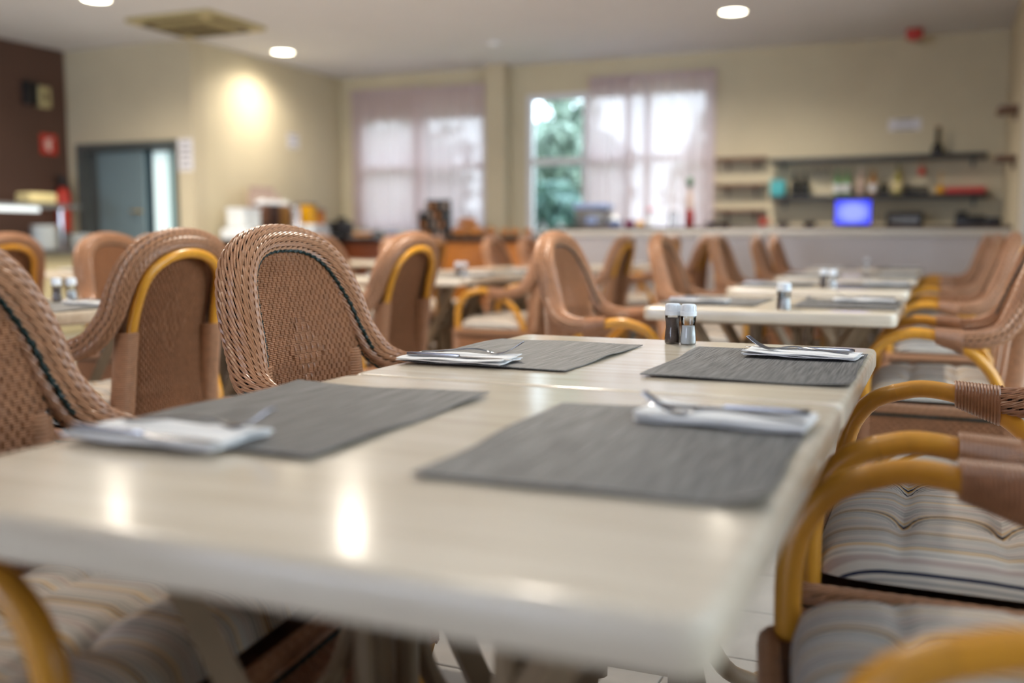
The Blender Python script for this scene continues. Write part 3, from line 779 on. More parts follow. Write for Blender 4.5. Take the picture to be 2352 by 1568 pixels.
def make_chair(label):
    t = thing('wicker_armchair', label, 'chair')
    # rim: thick plaited edge that runs from one arm over the back to the other arm
    C, Tn, a, b = make_rail(RIM); B, N = rim_frames(C, Tn)
    S = np.r_[0, np.cumsum(np.linalg.norm(np.diff(C, axis=0), axis=1))]
    rail = (C, B, N, a, b, S)
    mb = MB()
    th = np.linspace(0, 2*PI, 12, endpoint=False); sel = slice(None, None, 6)
    ring = C[sel][:, None]+(a[sel]*.93)[:, None, None]*np.cos(th)[None, :, None]*B[sel][:, None]+(b[sel]*.93)[:, None, None]*np.sin(th)[None, :, None]*N[sel][:, None]
    n = ring.shape[0]; i = np.arange(n-1)[:, None]; j = np.arange(12)[None]
    F = np.stack([i*12+j, i*12+(j+1) % 12, (i+1)*12+(j+1) % 12, (i+1)*12+j], -1).reshape(-1, 4); mb.add(ring.reshape(-1, 3), F)
    rim = obj('back_rim', mb, M['core'], t)
    mb = MB(); phis = ellipse_phis(.044, .028, 0.0148, 176); dphi = .0148/np.hypot(.044*np.sin(phis), .028*np.cos(phis))
    stitches(mb, rail, phis, dphi*.64, 0.0200, .042, .0033, .0082, s0=.0, lean=1)
    obj('plaited_strands', mb, M['wicker'], rim)
    # green piping, front and rear
    for nm, ph, lab in (('front_piping', math.radians(156), 'dark green'), ('rear_piping', math.radians(-146), 'dark green')):
        mb = MB(); i0 = int(np.argmax(C[:, 2] > (.722 if ph > 0 else .69))); sl = slice(i0, len(S)-i0, 2)
        sc = 1.10
        base = C[sl]+(a[sl]*sc)[:, None]*math.cos(ph)*B[sl]+(b[sl]*sc)[:, None]*math.sin(ph)*N[sl]
        tw = S[sl]*2*PI/.016
        for q in (0, PI):
            mb.tube(base+.0027*np.cos(tw+q)[:, None]*B[sl]+.0027*np.sin(tw+q)[:, None]*N[sl], .0034, 5)
        p = obj(nm, mb, M['green'], t); p['label'] = 'dark green twisted cord'
    obj('back_panel', back_panel_mesh(), M['wicker_dark'], t)
    # rattan hoop at the rear of the panel, runs down as the rear legs
    ys, zs = [], []
    hoop = [(-.205, .175, .45), (-.218, .172, .60), (-.238, .168, .72), (-.256, .161, .80), (-.280, .143, .875), (-.297, .085, .922), (-.302, 0, .938)]
    hoop = hoop+[(p[0], -p[1], p[2]) for p in hoop[-2::-1]]
    mb = MB(); mb.tube(spline(hoop, 70), .0148, 10); obj('back_hoop', mb, M['rattan'], t)
    for s in (1, -1):
        mb = MB(); helix(mb, (-.192, s*.174, .455), (-.222, s*.170, .722), .036, .0245, (.036, .0245), turns=44, r=.0031, seg=14); obj('post_wrap', mb, M['wicker'], t)
        mb = MB(); mb.tube(spline([(-.225, s*.215, 0), (-.212, s*.218, .2), (-.200, s*.205, .46)], 10), .0165, 10); rl = obj('rear_leg', mb, M['rattan_leg'], t)
        # front leg runs up through the seat corner and bends into the arm
        mb = MB(); mb.tube(spline([(.205, s*.265, 0), (.215, s*.275, .25), (.222, s*.28, .46), (.221, s*.281, .555), (.205, s*.281, .615), (.17, s*.281, .658), (.128, s*.280, .6765)], 34), .0175, 12); fl = obj('front_leg', mb, M['rattan_leg'], t)
        mb = MB(); mb.tube(spline([(.131, s*.280, .6755), (.085, s*.280, .686), (.03, s*.279, .681), (-.03, s*.276, .661), (-.09, s*.272, .622), (-.14, s*.266, .565), (-.168, s*.258, .50), (-.176, s*.252, .45)], 40), .0172, 12); obj('arm_pole', mb, M['rattan'], t)
        mb = MB(); helix(mb, (.022, s*.278, .680), (-.058, s*.276, .662), .024, .0235, (.037, .027), turns=14, r=.0031, seg=20, axu=(0, 0, 1), axv=(0, 1, 0)); obj('arm_wrap', mb, M['wicker_dark'], t)
        # leg bracing: two curved canes tied low on the leg
        for nm, leg, bx, by, dirx in (('front', fl, .207, s*.267, -1), ('rear', rl, -.228, s*.218, 1)):
            mb = MB(); mb.tube(spline([(bx+dirx*.006, by-s*.024, .06), (bx+dirx*.025, by-s*.028, .14), (bx+dirx*.09, by-s*.022, .25), (bx+dirx*.17, by-s*.005, .32)], 16), .0115, 8)
            mb.tube(spline([(bx+dirx*.02, by-s*.006, .06), (bx+dirx*.022, by-s*.05, .15), (bx+dirx*.016, by-s*.12, .26), (bx+dirx*.01, by-s*.2, .32)], 16), .0115, 8)
            obj('curved_brace', mb, M['rattan_leg'], t)
            mb = MB(); helix(mb, (bx+dirx*.010, by-s*.012, .085), (bx+dirx*.010, by-s*.012, .135), .034, .032, turns=6, r=.0048, seg=16, sides=6); obj('brace_tie', mb, M['wicker_dark'], t)
    obj('seat_apron', apron_mesh(), M['wicker_dark'], t)
    # inner box that closes the woven apron, seat deck
    mb = MB(); mb.rbox(((AX0+AX1)/2, 0, .386), (AX1-AX0-.012, AY*2-.012, .142), .006, rc=.026); obj('seat_deck', mb, M['deck'], t)
    Q, O, s = perimeter(AX0, AX1, AY, .028, 0, .006); n = len(Q)
    Cc = np.concatenate([Q, np.full((n, 1), .449)], 1); Bv = np.concatenate([O, np.zeros((n, 1))], 1); Nv = np.tile(np.array([0, 0, 1.0]), (n, 1))
    mb = MB(); stitches(mb, (Cc, Bv, Nv, np.full(n, .0125), np.full(n, .0135), s), np.radians([-60, -10, 40, 90, 140]), np.radians(48), .021, .040, .0036, .005, pair=1.0, lean=1)
    obj('apron_braid', mb, M['wicker'], t)
    mb = MB(); tw = s*2*PI/.02
    for q in (0, PI): mb.tube(np.concatenate([Q+O*(.0045+.0022*np.cos(tw+q))[:, None], (.428+.0022*np.sin(tw+q))[:, None]], 1), .0032, 5)
    p = obj('apron_cord', mb, M['green'], t); p['label'] = 'dark green cord below the braid'
    for s_ in (1, -1):
        mb = MB(); helix(mb, (.218, s_*.275, .25), (.222, s_*.279, .432), .031, .031, turns=34, r=.0030, seg=14); obj('leg_wrap', mb, M['wicker_dark'], t)
        mb = MB(); helix(mb, (-.205, s_*.240, .30), (-.198, s_*.262, .432), .030, .034, turns=22, r=.0030, seg=12); obj('leg_wrap', mb, M['wicker_dark'], t)
    # tufted seat cushion with a striped cover
    nu, nv = 45, 51; hx, hy, th_ = .200, .296, .060
    u = np.linspace(-1, 1, nu)[:, None]+0*np.zeros((1, nv)); v = np.linspace(-1, 1, nv)[None]+0*np.zeros((nu, 1))
    e = (np.clip(1-np.abs(u)**5, 0, 1)**.5)*(np.clip(1-np.abs(v)**6, 0, 1)**.5)
    cr_ = np.abs(u*v)**4
    X = u*hx*(1-.085*cr_); Y = v*hy*(1-.07*cr_)
    topz = e*th_*.62
    DX, DY = np.zeros_like(X), np.zeros_like(Y)
    dent = np.zeros_like(X)
    for tx in (-.36, .36):
        for ty in (-.38, .38):
            rx, ry = (u-tx)*hx, (v-ty)*hy; r2 = rx**2+ry**2
            dent += .026*np.exp(-r2/.028**2)+.010*np.exp(-r2/.075**2)
            pull = .42*np.exp(-r2/.04**2); DX -= rx*pull; DY -= ry*pull
    for tx in (-.36, .36): dent += .010*np.exp(-((u-tx)*hx/.014)**2)*np.clip(1-np.abs(v)**4, 0, 1)
    for ty in (-.38, .38): dent += .006*np.exp(-((v-ty)*hy/.014)**2)*np.clip(1-np.abs(u)**4, 0, 1)
    Zt = .012+e*.062-dent*np.clip(e*1.5, 0, 1); Zb = .012-e*.010
    VT = np.stack([X+DX, Y+DY, Zt], -1).reshape(-1, 3); VB = np.stack([X, Y, Zb], -1).reshape(-1, 3)
    i = np.arange(nu-1)[:, None]; j = np.arange(nv-1)[None]
    FT = np.stack([i*nv+j, (i+1)*nv+j, (i+1)*nv+j+1, i*nv+j+1], -1).reshape(-1, 4)
    FB = FT[:, ::-1]+nu*nv
    mb = MB(); mb.add(np.concatenate([VT, VB]), np.concatenate([FT, FB]))
    me = mb.mesh('seat_cushion')
    uvl = me.uv_layers.new(name='UVMap'); UV = np.stack([X, Y+.3], -1).reshape(-1, 2); UV = np.concatenate([UV, UV])
    li = np.zeros(len(me.loops), int); me.loops.foreach_get('vertex_index', li); uvl.data.foreach_set('uv', UV[li].astype(np.float32).ravel())
    c = obj('seat_cushion', me, M['cushion'], t, (.024, 0, .4645))
    for tx in (-.36, .36):
        for ty in (-.38, .38):
            mb = MB(); mb.sphere((tx*hx, ty*hy, (.012+.052-.026)), .007, 10, 6, (1, 1, .5)); obj('tuft_button', mb, M['napkin'], c)
    return t

WG = 'wicker armchairs in the dining room'
chairs = [
 # x, y, rotation, label
 (-.985, .892, 0.11, 'wicker armchair with green cord at the closest corner of the front table'),
 (-1.062, 1.81, 0.0, 'sharply seen tan wicker armchair tucked into the front table, its woven back facing us'),
 (.10, 1.06, PI+.17, 'closest wicker armchair on the wall side, only arm poles and cushion in view'),
 (.057, 1.80, PI, 'wall-side wicker armchair with striped cushion beside the napkin at the front table'),
 (-1.095, 3.60, 0.0, 'wicker armchair behind the salt shakers, on the aisle side of the second table'),
 (.015, 3.60, PI, 'wicker armchair on the wall side of the second table, its back against the frame edge'),
 (-1.07, 5.06, 0.02, 'wicker armchair on the aisle side of the third table in the wall row'),
 (.02, 5.06, PI, 'wicker armchair on the wall side of the third table in the wall row'),
 (-1.07, 6.50, 0.0, 'narrow-looking wicker armchair on the aisle side of the fourth wall-row table'),
 (.02, 6.52, PI, 'wicker armchair on the wall side of the fourth wall-row table'),
 (-1.03, 7.75, 0.05, 'wicker armchair on the aisle side of the last wall-row table, nearer of two'),
 (-1.0, 8.42, 0.05, 'wicker armchair on the aisle side of the last wall-row table, farther of two'),
 (.02, 7.98, PI, 'wicker armchair on the wall side of the table closest to the bar'),
 (-2.28, 2.25, PI, 'wicker armchair seen from behind with rattan hoop, at the middle row table with grey mat'),
 (-2.28, 3.62, PI, 'wicker armchair seen from behind with rattan hoop, behind the sharply seen chair'),
 (-2.32, 5.38, PI, 'wicker armchair facing away at the long middle table, mostly hidden by another chair back'),
 (-2.28, 6.62, PI, 'slim-looking wicker armchair turned to the middle row before the bar front'),
 (-2.20, 7.64, PI+.05, 'wicker armchair peeking out behind the third aisle-side chair back'),
 (-2.09, 8.32, PI, 'slim-looking wicker armchair nearest the bar in the middle row'),
 (-3.44, 3.66, 0.0, 'wicker armchair with oval woven back, far side of the middle row table with shakers'),
 (-3.44, 5.45, 0.0, 'wicker armchair half hidden behind the sharply seen chair, across the long middle table'),
 (-3.44, 6.42, 0.0, 'wicker armchair whose top peeks over the chair with rattan hoop'),
 (-3.44, 8.15, 0.0, 'wicker armchair in front of the orange buffet cabinet'),
 (-3.40, 8.86, 0.0, 'wicker armchair by the bread buffet next to the bar end'),
 (-4.62, 3.62, PI, 'wicker armchair with rattan hoop cut by the frame, near the serving counter'),
 (-5.55, 6.20, 0.0, 'small far wicker armchair before the grey-blue door'),
 (-4.95, 8.90, PI, 'wicker armchair at the far table in front of the buffet'),
]
c0 = make_chair(chairs[0][3]); c0['group'] = WG
c0.location = (*chairs[0][:2], 0); c0.rotation_euler = (0, 0, chairs[0][2])
for x, y, r, lab in chairs[1:]: dup(c0, (x, y, 0), r, lab, WG)

# ------------------------------------------------------------------ tables
def tabletop(mb, lx, ly): mb.rbox((0, 0, .7285), (lx, ly, .043), .010, rc=.026, seg=4, cseg=6)
def make_table(label, cx, cy, lx, ly, name='dining_table', group='pale dining tables', py=0.0):
    t = thing(name, label, 'table', (cx, cy, 0), group=group)
    mb = MB(); tabletop(mb, lx, ly); obj('tabletop', mb, M['table'], t)
    ax, ay = .235, ly/2-.125
    for sx in (-1, 1):
        for sy in (-1, 1):
            x, y = sx*.09, sy*.03
            mb = MB(); mb.tube([(x, y, .10), (x, y, .707)], .0205, 12); pole = obj('pedestal_pole', mb, M['table_frame'], t)
            # slanted strut from the pole up to the corner of the under frame
            mb = MB(); mb.tube([(sx*.03, sy*.205, .285), (sx*.275, sy*.225, .707)], .0225, 4, ref=(0, 1, 0)); obj('slanted_strut', mb, M['table_frame'], t, smooth=False)
            # curved brace sweeping from the pole out to the strut
            mb = MB(); mb.tube(spline([(x+sx*.030, y, .62), (x+sx*.032, y+sy*.004, .52), (x+sx*.034, y+sy*.06, .455), (sx*.128, sy*.203, .452)], 16), .013, 8); obj('curved_brace', mb, M['table_frame'], t)
            mb = MB(); mb.tube(spline([(x, y+sy*.030, .62), (x, y+sy*.032, .50), (x*.85, y+sy*.055, .40), (x*.5, sy*.15, .315), (sx*.025, sy*.203, .285)], 18), .013, 8); obj('curved_brace', mb, M['table_frame'], t)
            # foot sweeping outwards
            mb = MB(); mb.tube(spline([(x+sx*.02, y+sy*.02, .42), (x+sx*.025, y+sy*.025, .25), (x+sx*.06, y+sy*.07, .13), (sx*.20, sy*(ay-.03), .045)], 18), .018, 10); lg = obj('leg', mb, M['table_frame'], t)
            mb = MB(); mb.lathe([(.021, 0), (.022, .05), (.019, .065), (.001, .066)], (sx*.205, sy*(ay-.025), 0), 14); obj('foot', mb, M['table_frame'], lg)
    for sy in (-1, 1):   # low rail that carries the struts
        mb = MB(); mb.tube(spline([(-.085, sy*.04, .27), (-.06, sy*.16, .272), (0, sy*.207, .275), (.06, sy*.16, .272), (.085, sy*.04, .27)], 24), .016, 8); obj('strut_rail', mb, M['table_frame'], t)
    for z in (.16, .40):
        mb = MB(); mb.tube([(-.09, -.03, z), (.09, -.03, z), (.09, .03, z), (-.09, .03, z)], .012, 8, closed=True); obj('pole_ring', mb, M['table_frame'], t)
    mb = MB(); mb.box((0, 0, .700), (2*ax+.05, 2*ay+.05, .014)); obj('under_frame', mb, M['table_frame'], t, smooth=False)
    if py:
        for ch in t.children:
            if not ch.name.startswith('tabletop'): ch.location.y = py
    return t
AXC = -.516
make_table('pale travertine-look table closest to us, its near edge blurred', AXC, .9953, .80, .8505, py=.03)
make_table('pale travertine-look table joined behind the closest one, with the salt shakers', AXC, 1.8110, .80, .775)
TA = [(3.62, 'second pale table of the wall row, behind the salt shakers'), (5.07, 'third pale table of the wall row'), (6.53, 'fourth pale table of the wall row'), (7.99, 'last pale table of the wall row, closest to the bar')]
tabs = {}
src = make_table(TA[0][1], AXC, TA[0][0], .80, .80)
def tcopy(x, y, lab): return dup(src, (x, y, 0), 0, lab)
for y, lab in TA[1:]: tcopy(AXC-.01, y, lab)
XB = -2.905
tcopy(XB, 2.42, 'pale table of the middle row between two chair backs, with one grey mat in view')
tcopy(XB, 3.66, 'pale middle row table hidden behind the sharply seen chair')
tcopy(XB-.02, 5.50, 'near part of the long pale middle table with a shaker on its corner')
tcopy(XB-.02, 6.302, 'middle part of the long pale middle table')
tcopy(XB-.02, 7.104, 'far part of the long pale middle table')
tcopy(-2.76, 8.36, 'pale middle row table in front of the bar end')
tcopy(-5.30, 3.66, 'pale table outside the frame beside the serving counter')
tcopy(-5.45, 5.42, 'pale table with warm light on it in front of the serving counter')
tcopy(-5.62, 9.02, 'pale far table in front of the dark red buffet')

# ------------------------------------------------------------------ placemats, napkins, cutlery
def placemat_mesh(seedv, curl=0.0):
    r = np.random.default_rng(seedv); L_, W_ = .455, .33; nu, nv = 19, 25
    u = np.linspace(-.5, .5, nu)[:, None]+np.zeros((1, nv)); v = np.linspace(-.5, .5, nv)[None]+np.zeros((nu, 1))
    ph = r.random(4)*6
    z = .0012+.0016*(1+np.sin(9*v+ph[0]+2*u))*np.clip(np.abs(u)*2, 0, 1)**3+.0012*(1+np.sin(7*u+ph[1]))*np.clip(np.abs(v)*2, 0, 1)**3
    if curl: z = z+curl*np.exp(-((u-.5)**2/.03**2*.2+(v+.5)**2/.05**2*.3))
    X, Y = u*W_, v*L_
    X = X+.0012*np.sin(16*v+ph[2])*(np.abs(u) > .49); Y = Y+.0012*np.sin(14*u+ph[3])*(np.abs(v) > .49)
    VT = np.stack([X, Y, z+.0016], -1).reshape(-1, 3); VB = np.stack([X, Y, z], -1).reshape(-1, 3)
    i = np.arange(nu-1)[:, None]; j = np.arange(nv-1)[None]
    FT = np.stack([i*nv+j, (i+1)*nv+j, (i+1)*nv+j+1, i*nv+j+1], -1).reshape(-1, 4); k = nu*nv
    side = []
    for a in range(nu-1): side += [(a*nv, (a+1)*nv, (a+1)*nv+k, a*nv+k), ((a+1)*nv+nv-1, a*nv+nv-1, a*nv+nv-1+k, (a+1)*nv+nv-1+k)]
    for b_ in range(nv-1): side += [(b_+1, b_, b_+k, b_+1+k), ((nu-1)*nv+b_, (nu-1)*nv+b_+1, (nu-1)*nv+b_+1+k, (nu-1)*nv+b_+k)]
    mb = MB(); mb.add(np.concatenate([VT, VB]), np.concatenate([FT, FT[:, ::-1]+k, np.array([s_[::-1] for s_ in side])]))
    return mb
def napkin_mesh(seedv):
    """folded paper napkin: three slightly loose layers"""
    r = np.random.default_rng(seedv); mb = MB(); lx, ly = .205, .105
    for k in range(3):
        dx, dy, dz = r.uniform(-.004, .004), r.uniform(-.004, .004), .0015+k*.0022
        ph = r.random(3)*6
        nu, nv = 15, 9
        u = np.linspace(-.5, .5, nu)[:, None]+np.zeros((1, nv)); v = np.linspace(-.5, .5, nv)[None]+np.zeros((nu, 1))
        z = dz+.0011*np.sin(11*u+ph[0])*np.clip(2*np.abs(v), 0, 1)**2+.0008*np.sin(9*v+ph[1])+(.002*(k == 2)*np.clip(u*2, 0, 1)**2)
        X, Y = u*lx+dx, v*ly+dy
        A = np.stack([X, Y, z+.0014], -1).reshape(-1, 3); B_ = np.stack([X, Y, z], -1).reshape(-1, 3)
        i = np.arange(nu-1)[:, None]; j = np.arange(nv-1)[None]; F = np.stack([i*nv+j, (i+1)*nv+j, (i+1)*nv+j+1, i*nv+j+1], -1).reshape(-1, 4); n = nu*nv
        rim_ = [a*nv for a in range(nu)]+[(nu-1)*nv+b_ for b_ in range(1, nv)]+[a*nv+nv-1 for a in range(nu-2, -1, -1)]+[b_ for b_ in range(nv-2, 0, -1)]
        S_ = [(rim_[q], rim_[(q+1) % len(rim_)], rim_[(q+1) % len(rim_)]+n, rim_[q]+n) for q in range(len(rim_))]
        mb.add(np.concatenate([A, B_]), np.concatenate([F, F[:, ::-1]+n, np.array([s_[::-1] for s_ in S_])]))
    return mb
def ribbon(mb, P, w, th):
    """flat bar along P (n,3) with widths w and thickness th"""
    P = np.asarray(P, float); n = len(P); w = np.asarray(w); T_ = np.gradient(P, axis=0); T_ /= np.linalg.norm(T_, axis=1)[:, None]
    Wd = np.tile(np.array([0, 1.0, 0]), (n, 1)); Up = np.cross(T_, Wd); Up *= np.sign(Up[:, 2:3]+1e-9)
    prof = [(-.5, 0), (-.38, .5), (.38, .5), (.5, 0), (.38, -.5), (-.38, -.5)]
    V = np.stack([P+Wd*(w*a)[:, None]+Up*(np.broadcast_to(th, n)*b_)[:, None] for a, b_ in prof], 1).reshape(-1, 3)
    i = np.arange(n-1)[:, None]; j = np.arange(6)[None]; F = np.stack([i*6+j, i*6+(j+1) % 6, (i+1)*6+(j+1) % 6, (i+1)*6+j], -1).reshape(-1, 4)
    n0 = mb.n; mb.add(V, F); mb.f.append(([list(range(n0+5, n0-1, -1)), list(range(n0+(n-1)*6, n0+n*6))], -1))
fork_h = MB(); pts = spline([(0, 0, .002, .011, .0022), (.03, 0, .004, .0105, .0024), (.07, 0, .0075, .008, .0026), (.10, 0, .0095, .0058, .0028), (.122, 0, .007, .006, .0026), (.138, 0, .0030, .0125, .0022), (.150, 0, .0022, .0215, .002)], 34)
ribbon(fork_h, pts[:, :3], pts[:, 3], pts[:, 4]); fork_hm = fork_h.mesh('fork_handle'); fork_hm.materials.append(M['steel'])
fork_t = MB()
for k in (-1.5, -.5, .5, 1.5):
    p = spline([(.148, k*.0054, .0022), (.160, k*.0054, .0042), (.178, k*.0054, .0125), (.196, k*.0050, .0245)], 12); ribbon(fork_t, p, np.linspace(.0036, .0022, 12), np.full(12, .0018))
fork_tm = fork_t.mesh('fork_tines'); fork_tm.materials.append(M['steel'])
kn_h = MB(); p = spline([(0, 0, .0045, .006, .005), (.01, 0, .0045, .0088, .007), (.05, 0, .0045, .0082, .0068), (.098, 0, .0042, .0072, .0062), (.105, 0, .004, .006, .005)], 20); ribbon(kn_h, p[:, :3], p[:, 3], p[:, 4]); kn_hm = kn_h.mesh('knife_handle'); kn_hm.materials.append(M['steel'])
kn_b = MB(); p = spline([(.103, 0, .003, .008, .0022), (.115, .001, .0024, .014, .0016), (.16, .001, .0022, .0165, .0013), (.195, -.001, .002, .013, .0011), (.21, -.004, .002, .003, .001)], 20); ribbon(kn_b, p[:, :3], p[:, 3], p[:, 4]); kn_bm = kn_b.mesh('knife_blade'); kn_bm.materials.append(M['steel'])

mat_meshes = [placemat_mesh(k, c).mesh('placemat') for k, c in ((1, 0), (2, .012), (3, 0), (4, .0))]
nap_meshes = [napkin_mesh(k).mesh('napkin') for k in range(4)]
TZ = .75
def place_mat(k, x, y, r, lab, grp='grey placemats'):
    tag(obj('placemat', mat_meshes[k % 4], M['placemat'], None, (x, y, TZ+.0003), r), lab, 'placemat', grp)
def place_napkin(k, x, y, r, lab, z=.0062):
    tag(obj('napkin', nap_meshes[k % 4], M['napkin'], None, (x, y, TZ+z), r), lab, 'napkin', 'folded paper napkins')
def place_fork(x, y, r, lab, z=.0150, pitch=0.0):
    t = thing('fork', lab, 'fork', (x, y, TZ+z), (0, pitch, r), 'steel forks'); obj('handle', fork_hm, None, t); obj('tines', fork_tm, None, t)
def place_knife(x, y, r, lab, z=.0138):
    t = thing('knife', lab, 'knife', (x, y, TZ+z), r, 'steel knives'); obj('handle', kn_hm, None, t); obj('blade', kn_bm, None, t)

place_mat(0, -.757, 1.0648, .0137, 'grey woven placemat on the near table, aisle side, with blurred cutlery')
place_mat(1, -.2998, 1.0484, .0328, 'grey woven placemat with curled corner on the near table, wall side')
place_mat(2, -.7444, 1.8093, -.0169, 'grey woven placemat in front of the sharply seen chair, far table half')
place_mat(3, -.2878, 1.8083, .0102, 'sharply seen streaky grey placemat beside the salt shakers')
place_napkin(0, -.795, .858, .03, 'white napkin under blurred cutlery on the closest aisle-side mat')
place_napkin(1, -.235, 1.213, PI-.04, 'white napkin on the mat with the curled corner, at the table edge')
place_napkin(2, -.805, 1.622, .03, 'white napkin with cutlery in front of the sharply seen chair')
place_napkin(3, -.238, 1.942, PI-.08, 'white napkin on the sharply seen streaky grey mat')
place_knife(-.893, .812, .02, 'steel knife with bright blurred handle at the closest aisle-side mat')
place_fork(-.872, .875, .10, 'steel fork at the closest aisle-side mat, mostly hidden by its napkin')
place_knife(-.138, 1.232, PI-.02, 'steel knife lying along the napkin of the curled-corner mat')
place_fork(-.137, 1.172, PI-.045, 'steel fork with raised tines on the curled-corner mat napkin')
place_knife(-.896, 1.588, .03, 'steel knife on the napkin in front of the sharply seen chair')
place_fork(-.893, 1.640, .16, 'steel fork with raised tines in front of the sharply seen chair')
place_knife(-.143, 1.958, PI-.10, 'steel knife on the napkin of the sharply seen streaky mat')
place_fork(-.150, 1.908, PI-.22, 'steel fork with raised tines on the sharply seen streaky mat')
far_sets = [(3.62, 'second wall-row table'), (5.07, 'third wall-row table'), (6.53, 'fourth wall-row table'), (7.99, 'last wall-row table')]
for i, (y, nm) in enumerate(far_sets):
    for sd, sn in ((-1, 'aisle'), (1, 'wall')):
        x = AXC+sd*.225; r = 0 if sd < 0 else PI
        place_mat(i+sd, x, y, r+.02*i, f'grey placemat on the {sn} side, {nm}')
        nx, ny = x-.0+sd*.045, y+sd*.13
        place_napkin(i, nx, ny, r+.03, f'white napkin on the {sn} side mat, {nm}')
        if i < 2:
            place_knife(nx+sd*.10, ny+sd*.022, r, f'steel knife on the {sn} side napkin of the {nm}')
            place_fork(nx+sd*.10, ny-sd*.025, r+.1, f'steel fork on the {sn} side napkin of the {nm}')
mid_sets = [(XB, 2.42, 'middle row table between two chair backs', (1, -1)), (XB-.02, 5.50, 'near end of the long middle table', (1, -1)), (XB-.02, 6.302, 'middle of the long middle table', (1,)), (-2.76, 8.36, 'middle row table before the bar end', (1, -1)), (-5.45, 5.42, 'table in front of the serving counter', (1, -1)), (-5.62, 9.02, 'far table before the buffet', (1,))]
for i, (cx, y, nm, sds) in enumerate(mid_sets):
    for sd in sds:
        sn = 'aisle' if sd > 0 else 'far'
        x = cx+sd*.222; r = 0 if sd < 0 else PI
        place_mat(i+sd, x, y, r+.015, f'grey placemat on the {sn} side, {nm}')
        place_napkin(i+1, x+sd*.03, y+sd*.13, r-.03, f'white napkin on the {sn} side mat, {nm}')
        if i == 0 and sd > 0:
            place_fork(x+sd*.12, y+.12, r+.1, 'steel fork on the napkin of the middle row table'); place_knife(x+sd*.12, y+.155, r, 'steel knife on the napkin of the middle row table')

# ------------------------------------------------------------------ salt and pepper shakers
sh_body = MB(); sh_body.lathe([(.0150, .0), (.0168, .003), (.0170, .012), (.0160, .024), (.0146, .036), (.0150, .046), (.0163, .054), (.0168, .060), (.0160, .064)], seg=24, cap=False)
sh_body.lathe([(.0150, .0), (.001, .002)], seg=24, cap=False); sh_bm = sh_body.mesh('glass_body'); sh_bm.materials.append(M['glass'])
cap = MB(); n = 24
prof = [(.0175, .0625), (.0178, .071), (.0160, .0725), (.0158, .0845), (.0135, .0875), (.001, .0885)]
cap.lathe(prof, seg=24, cap=False)
for k in range(12):
    a = 2*PI*k/12; cap.box((.0158*math.cos(a), .0158*math.sin(a), .0785), (.0022, .0034, .0115), a)
cap_m = cap.mesh('screw_cap'); cap_m.materials.append(M['plastic_white'])
def fill_mesh(z1, m):
    mb = MB(); zz = [.0025, .004, .012, .024, .036, .046, .054]; rr = [.0150, .0157, .0159, .0149, .0135, .0139, .0152]
    pr = [(r, z) for r, z in zip(rr, zz) if z < z1]; re = float(np.interp(z1, zz, rr)); pr = [(.001, .002)]+pr+[(re, z1), (.001, z1+.001)]
    mb.lathe(pr, seg=20, cap=False); me = mb.mesh('filling'); me.materials.append(m); return me
fill_s, fill_p = fill_mesh(.040, M['salt']), fill_mesh(.056, M['pepper'])
def shaker(kind, x, y, lab):
    t = thing(kind+'_shaker', lab, 'shaker', (x, y, TZ+.0002), random.random()*3, kind+' shakers on the tables')
    obj('glass_body', sh_bm, None, t); obj('screw_cap', cap_m, None, t); obj('filling', fill_s if kind == 'salt' else fill_p, None, t)
shaker('pepper', -.534, 2.122, 'glass pepper shaker with white cap at the far edge of the front tables')
shaker('salt', -.497, 2.112, 'glass salt shaker with white cap at the far edge of the front tables')
shaker('pepper', -.470, 3.296, 'glass pepper shaker hidden behind the salt on the second wall-row table')
shaker('salt', -.454, 3.258, 'glass salt shaker at the near edge of the second wall-row table')
shaker('pepper', -.500, 4.80, 'glass pepper shaker on the third wall-row table')
shaker('salt', -.455, 4.76, 'glass salt shaker on the third wall-row table')
shaker('salt', -.499, 7.66, 'glass salt shaker on the last wall-row table')
shaker('pepper', -2.925, 2.63, 'glass pepper shaker on the middle row table with the grey mat')
shaker('salt', -2.885, 2.66, 'glass salt shaker on the middle row table with the grey mat')
shaker('pepper', -2.70, 5.42, 'glass pepper shaker at the corner of the long middle table')
shaker('salt', -2.655, 5.42, 'glass salt shaker at the corner of the long middle table')
shaker('salt', -5.75, 8.85, 'glass salt shaker on the far table before the buffet')

# ------------------------------------------------------------------ bar
BX0, BX1, BY = -3.44, XN-.004, 9.22
t = thing('bar_counter', 'long bar counter with pale grey front and thin brown top', 'bar', (0, 0, 0))
mb = MB(); mb.box(((BX0+BX1)/2, BY+.06, .50), (BX1-BX0, .12, 1.0)); obj('front_panel', mb, M['bar_front'], t, smooth=False)
mb = MB(); mb.rbox(((BX0+BX1)/2, BY+.06, 1.03), (BX1-BX0, .20, .055), .006); obj('pale_ledge', mb, M['wall_white'], t)
mb = MB(); mb.rbox(((BX0+BX1)/2, BY+.30, 1.073), (BX1-BX0, .62, .032), .006); obj('worktop', mb, M['bar_top'], t)
mb = MB(); mb.box((BX0+.03, BY+.35, .5), (.06, .46, 1.0)); obj('end_panel', mb, M['bar_front'], t, smooth=False)
mb = MB(); mb.box(((BX0+BX1)/2, BY-.004, .05), (BX1-BX0, .012, .10)); obj('kick_plate', mb, M['grey_metal'], t, smooth=False)
BZ = 1.0892
t = thing('back_bar_cabinet', 'low dark cabinet along the wall behind the bar', 'cabinet', (-.62, 10.68, 0))
mb = MB(); mb.box((0, .02, .45), (2.26, .50, .90)); obj('carcass', mb, M['walnut'], t, smooth=False)
mb = MB(); mb.rbox((0, 0, .92), (2.28, .56, .04), .005); obj('counter_slab', mb, M['bar_top'], t)
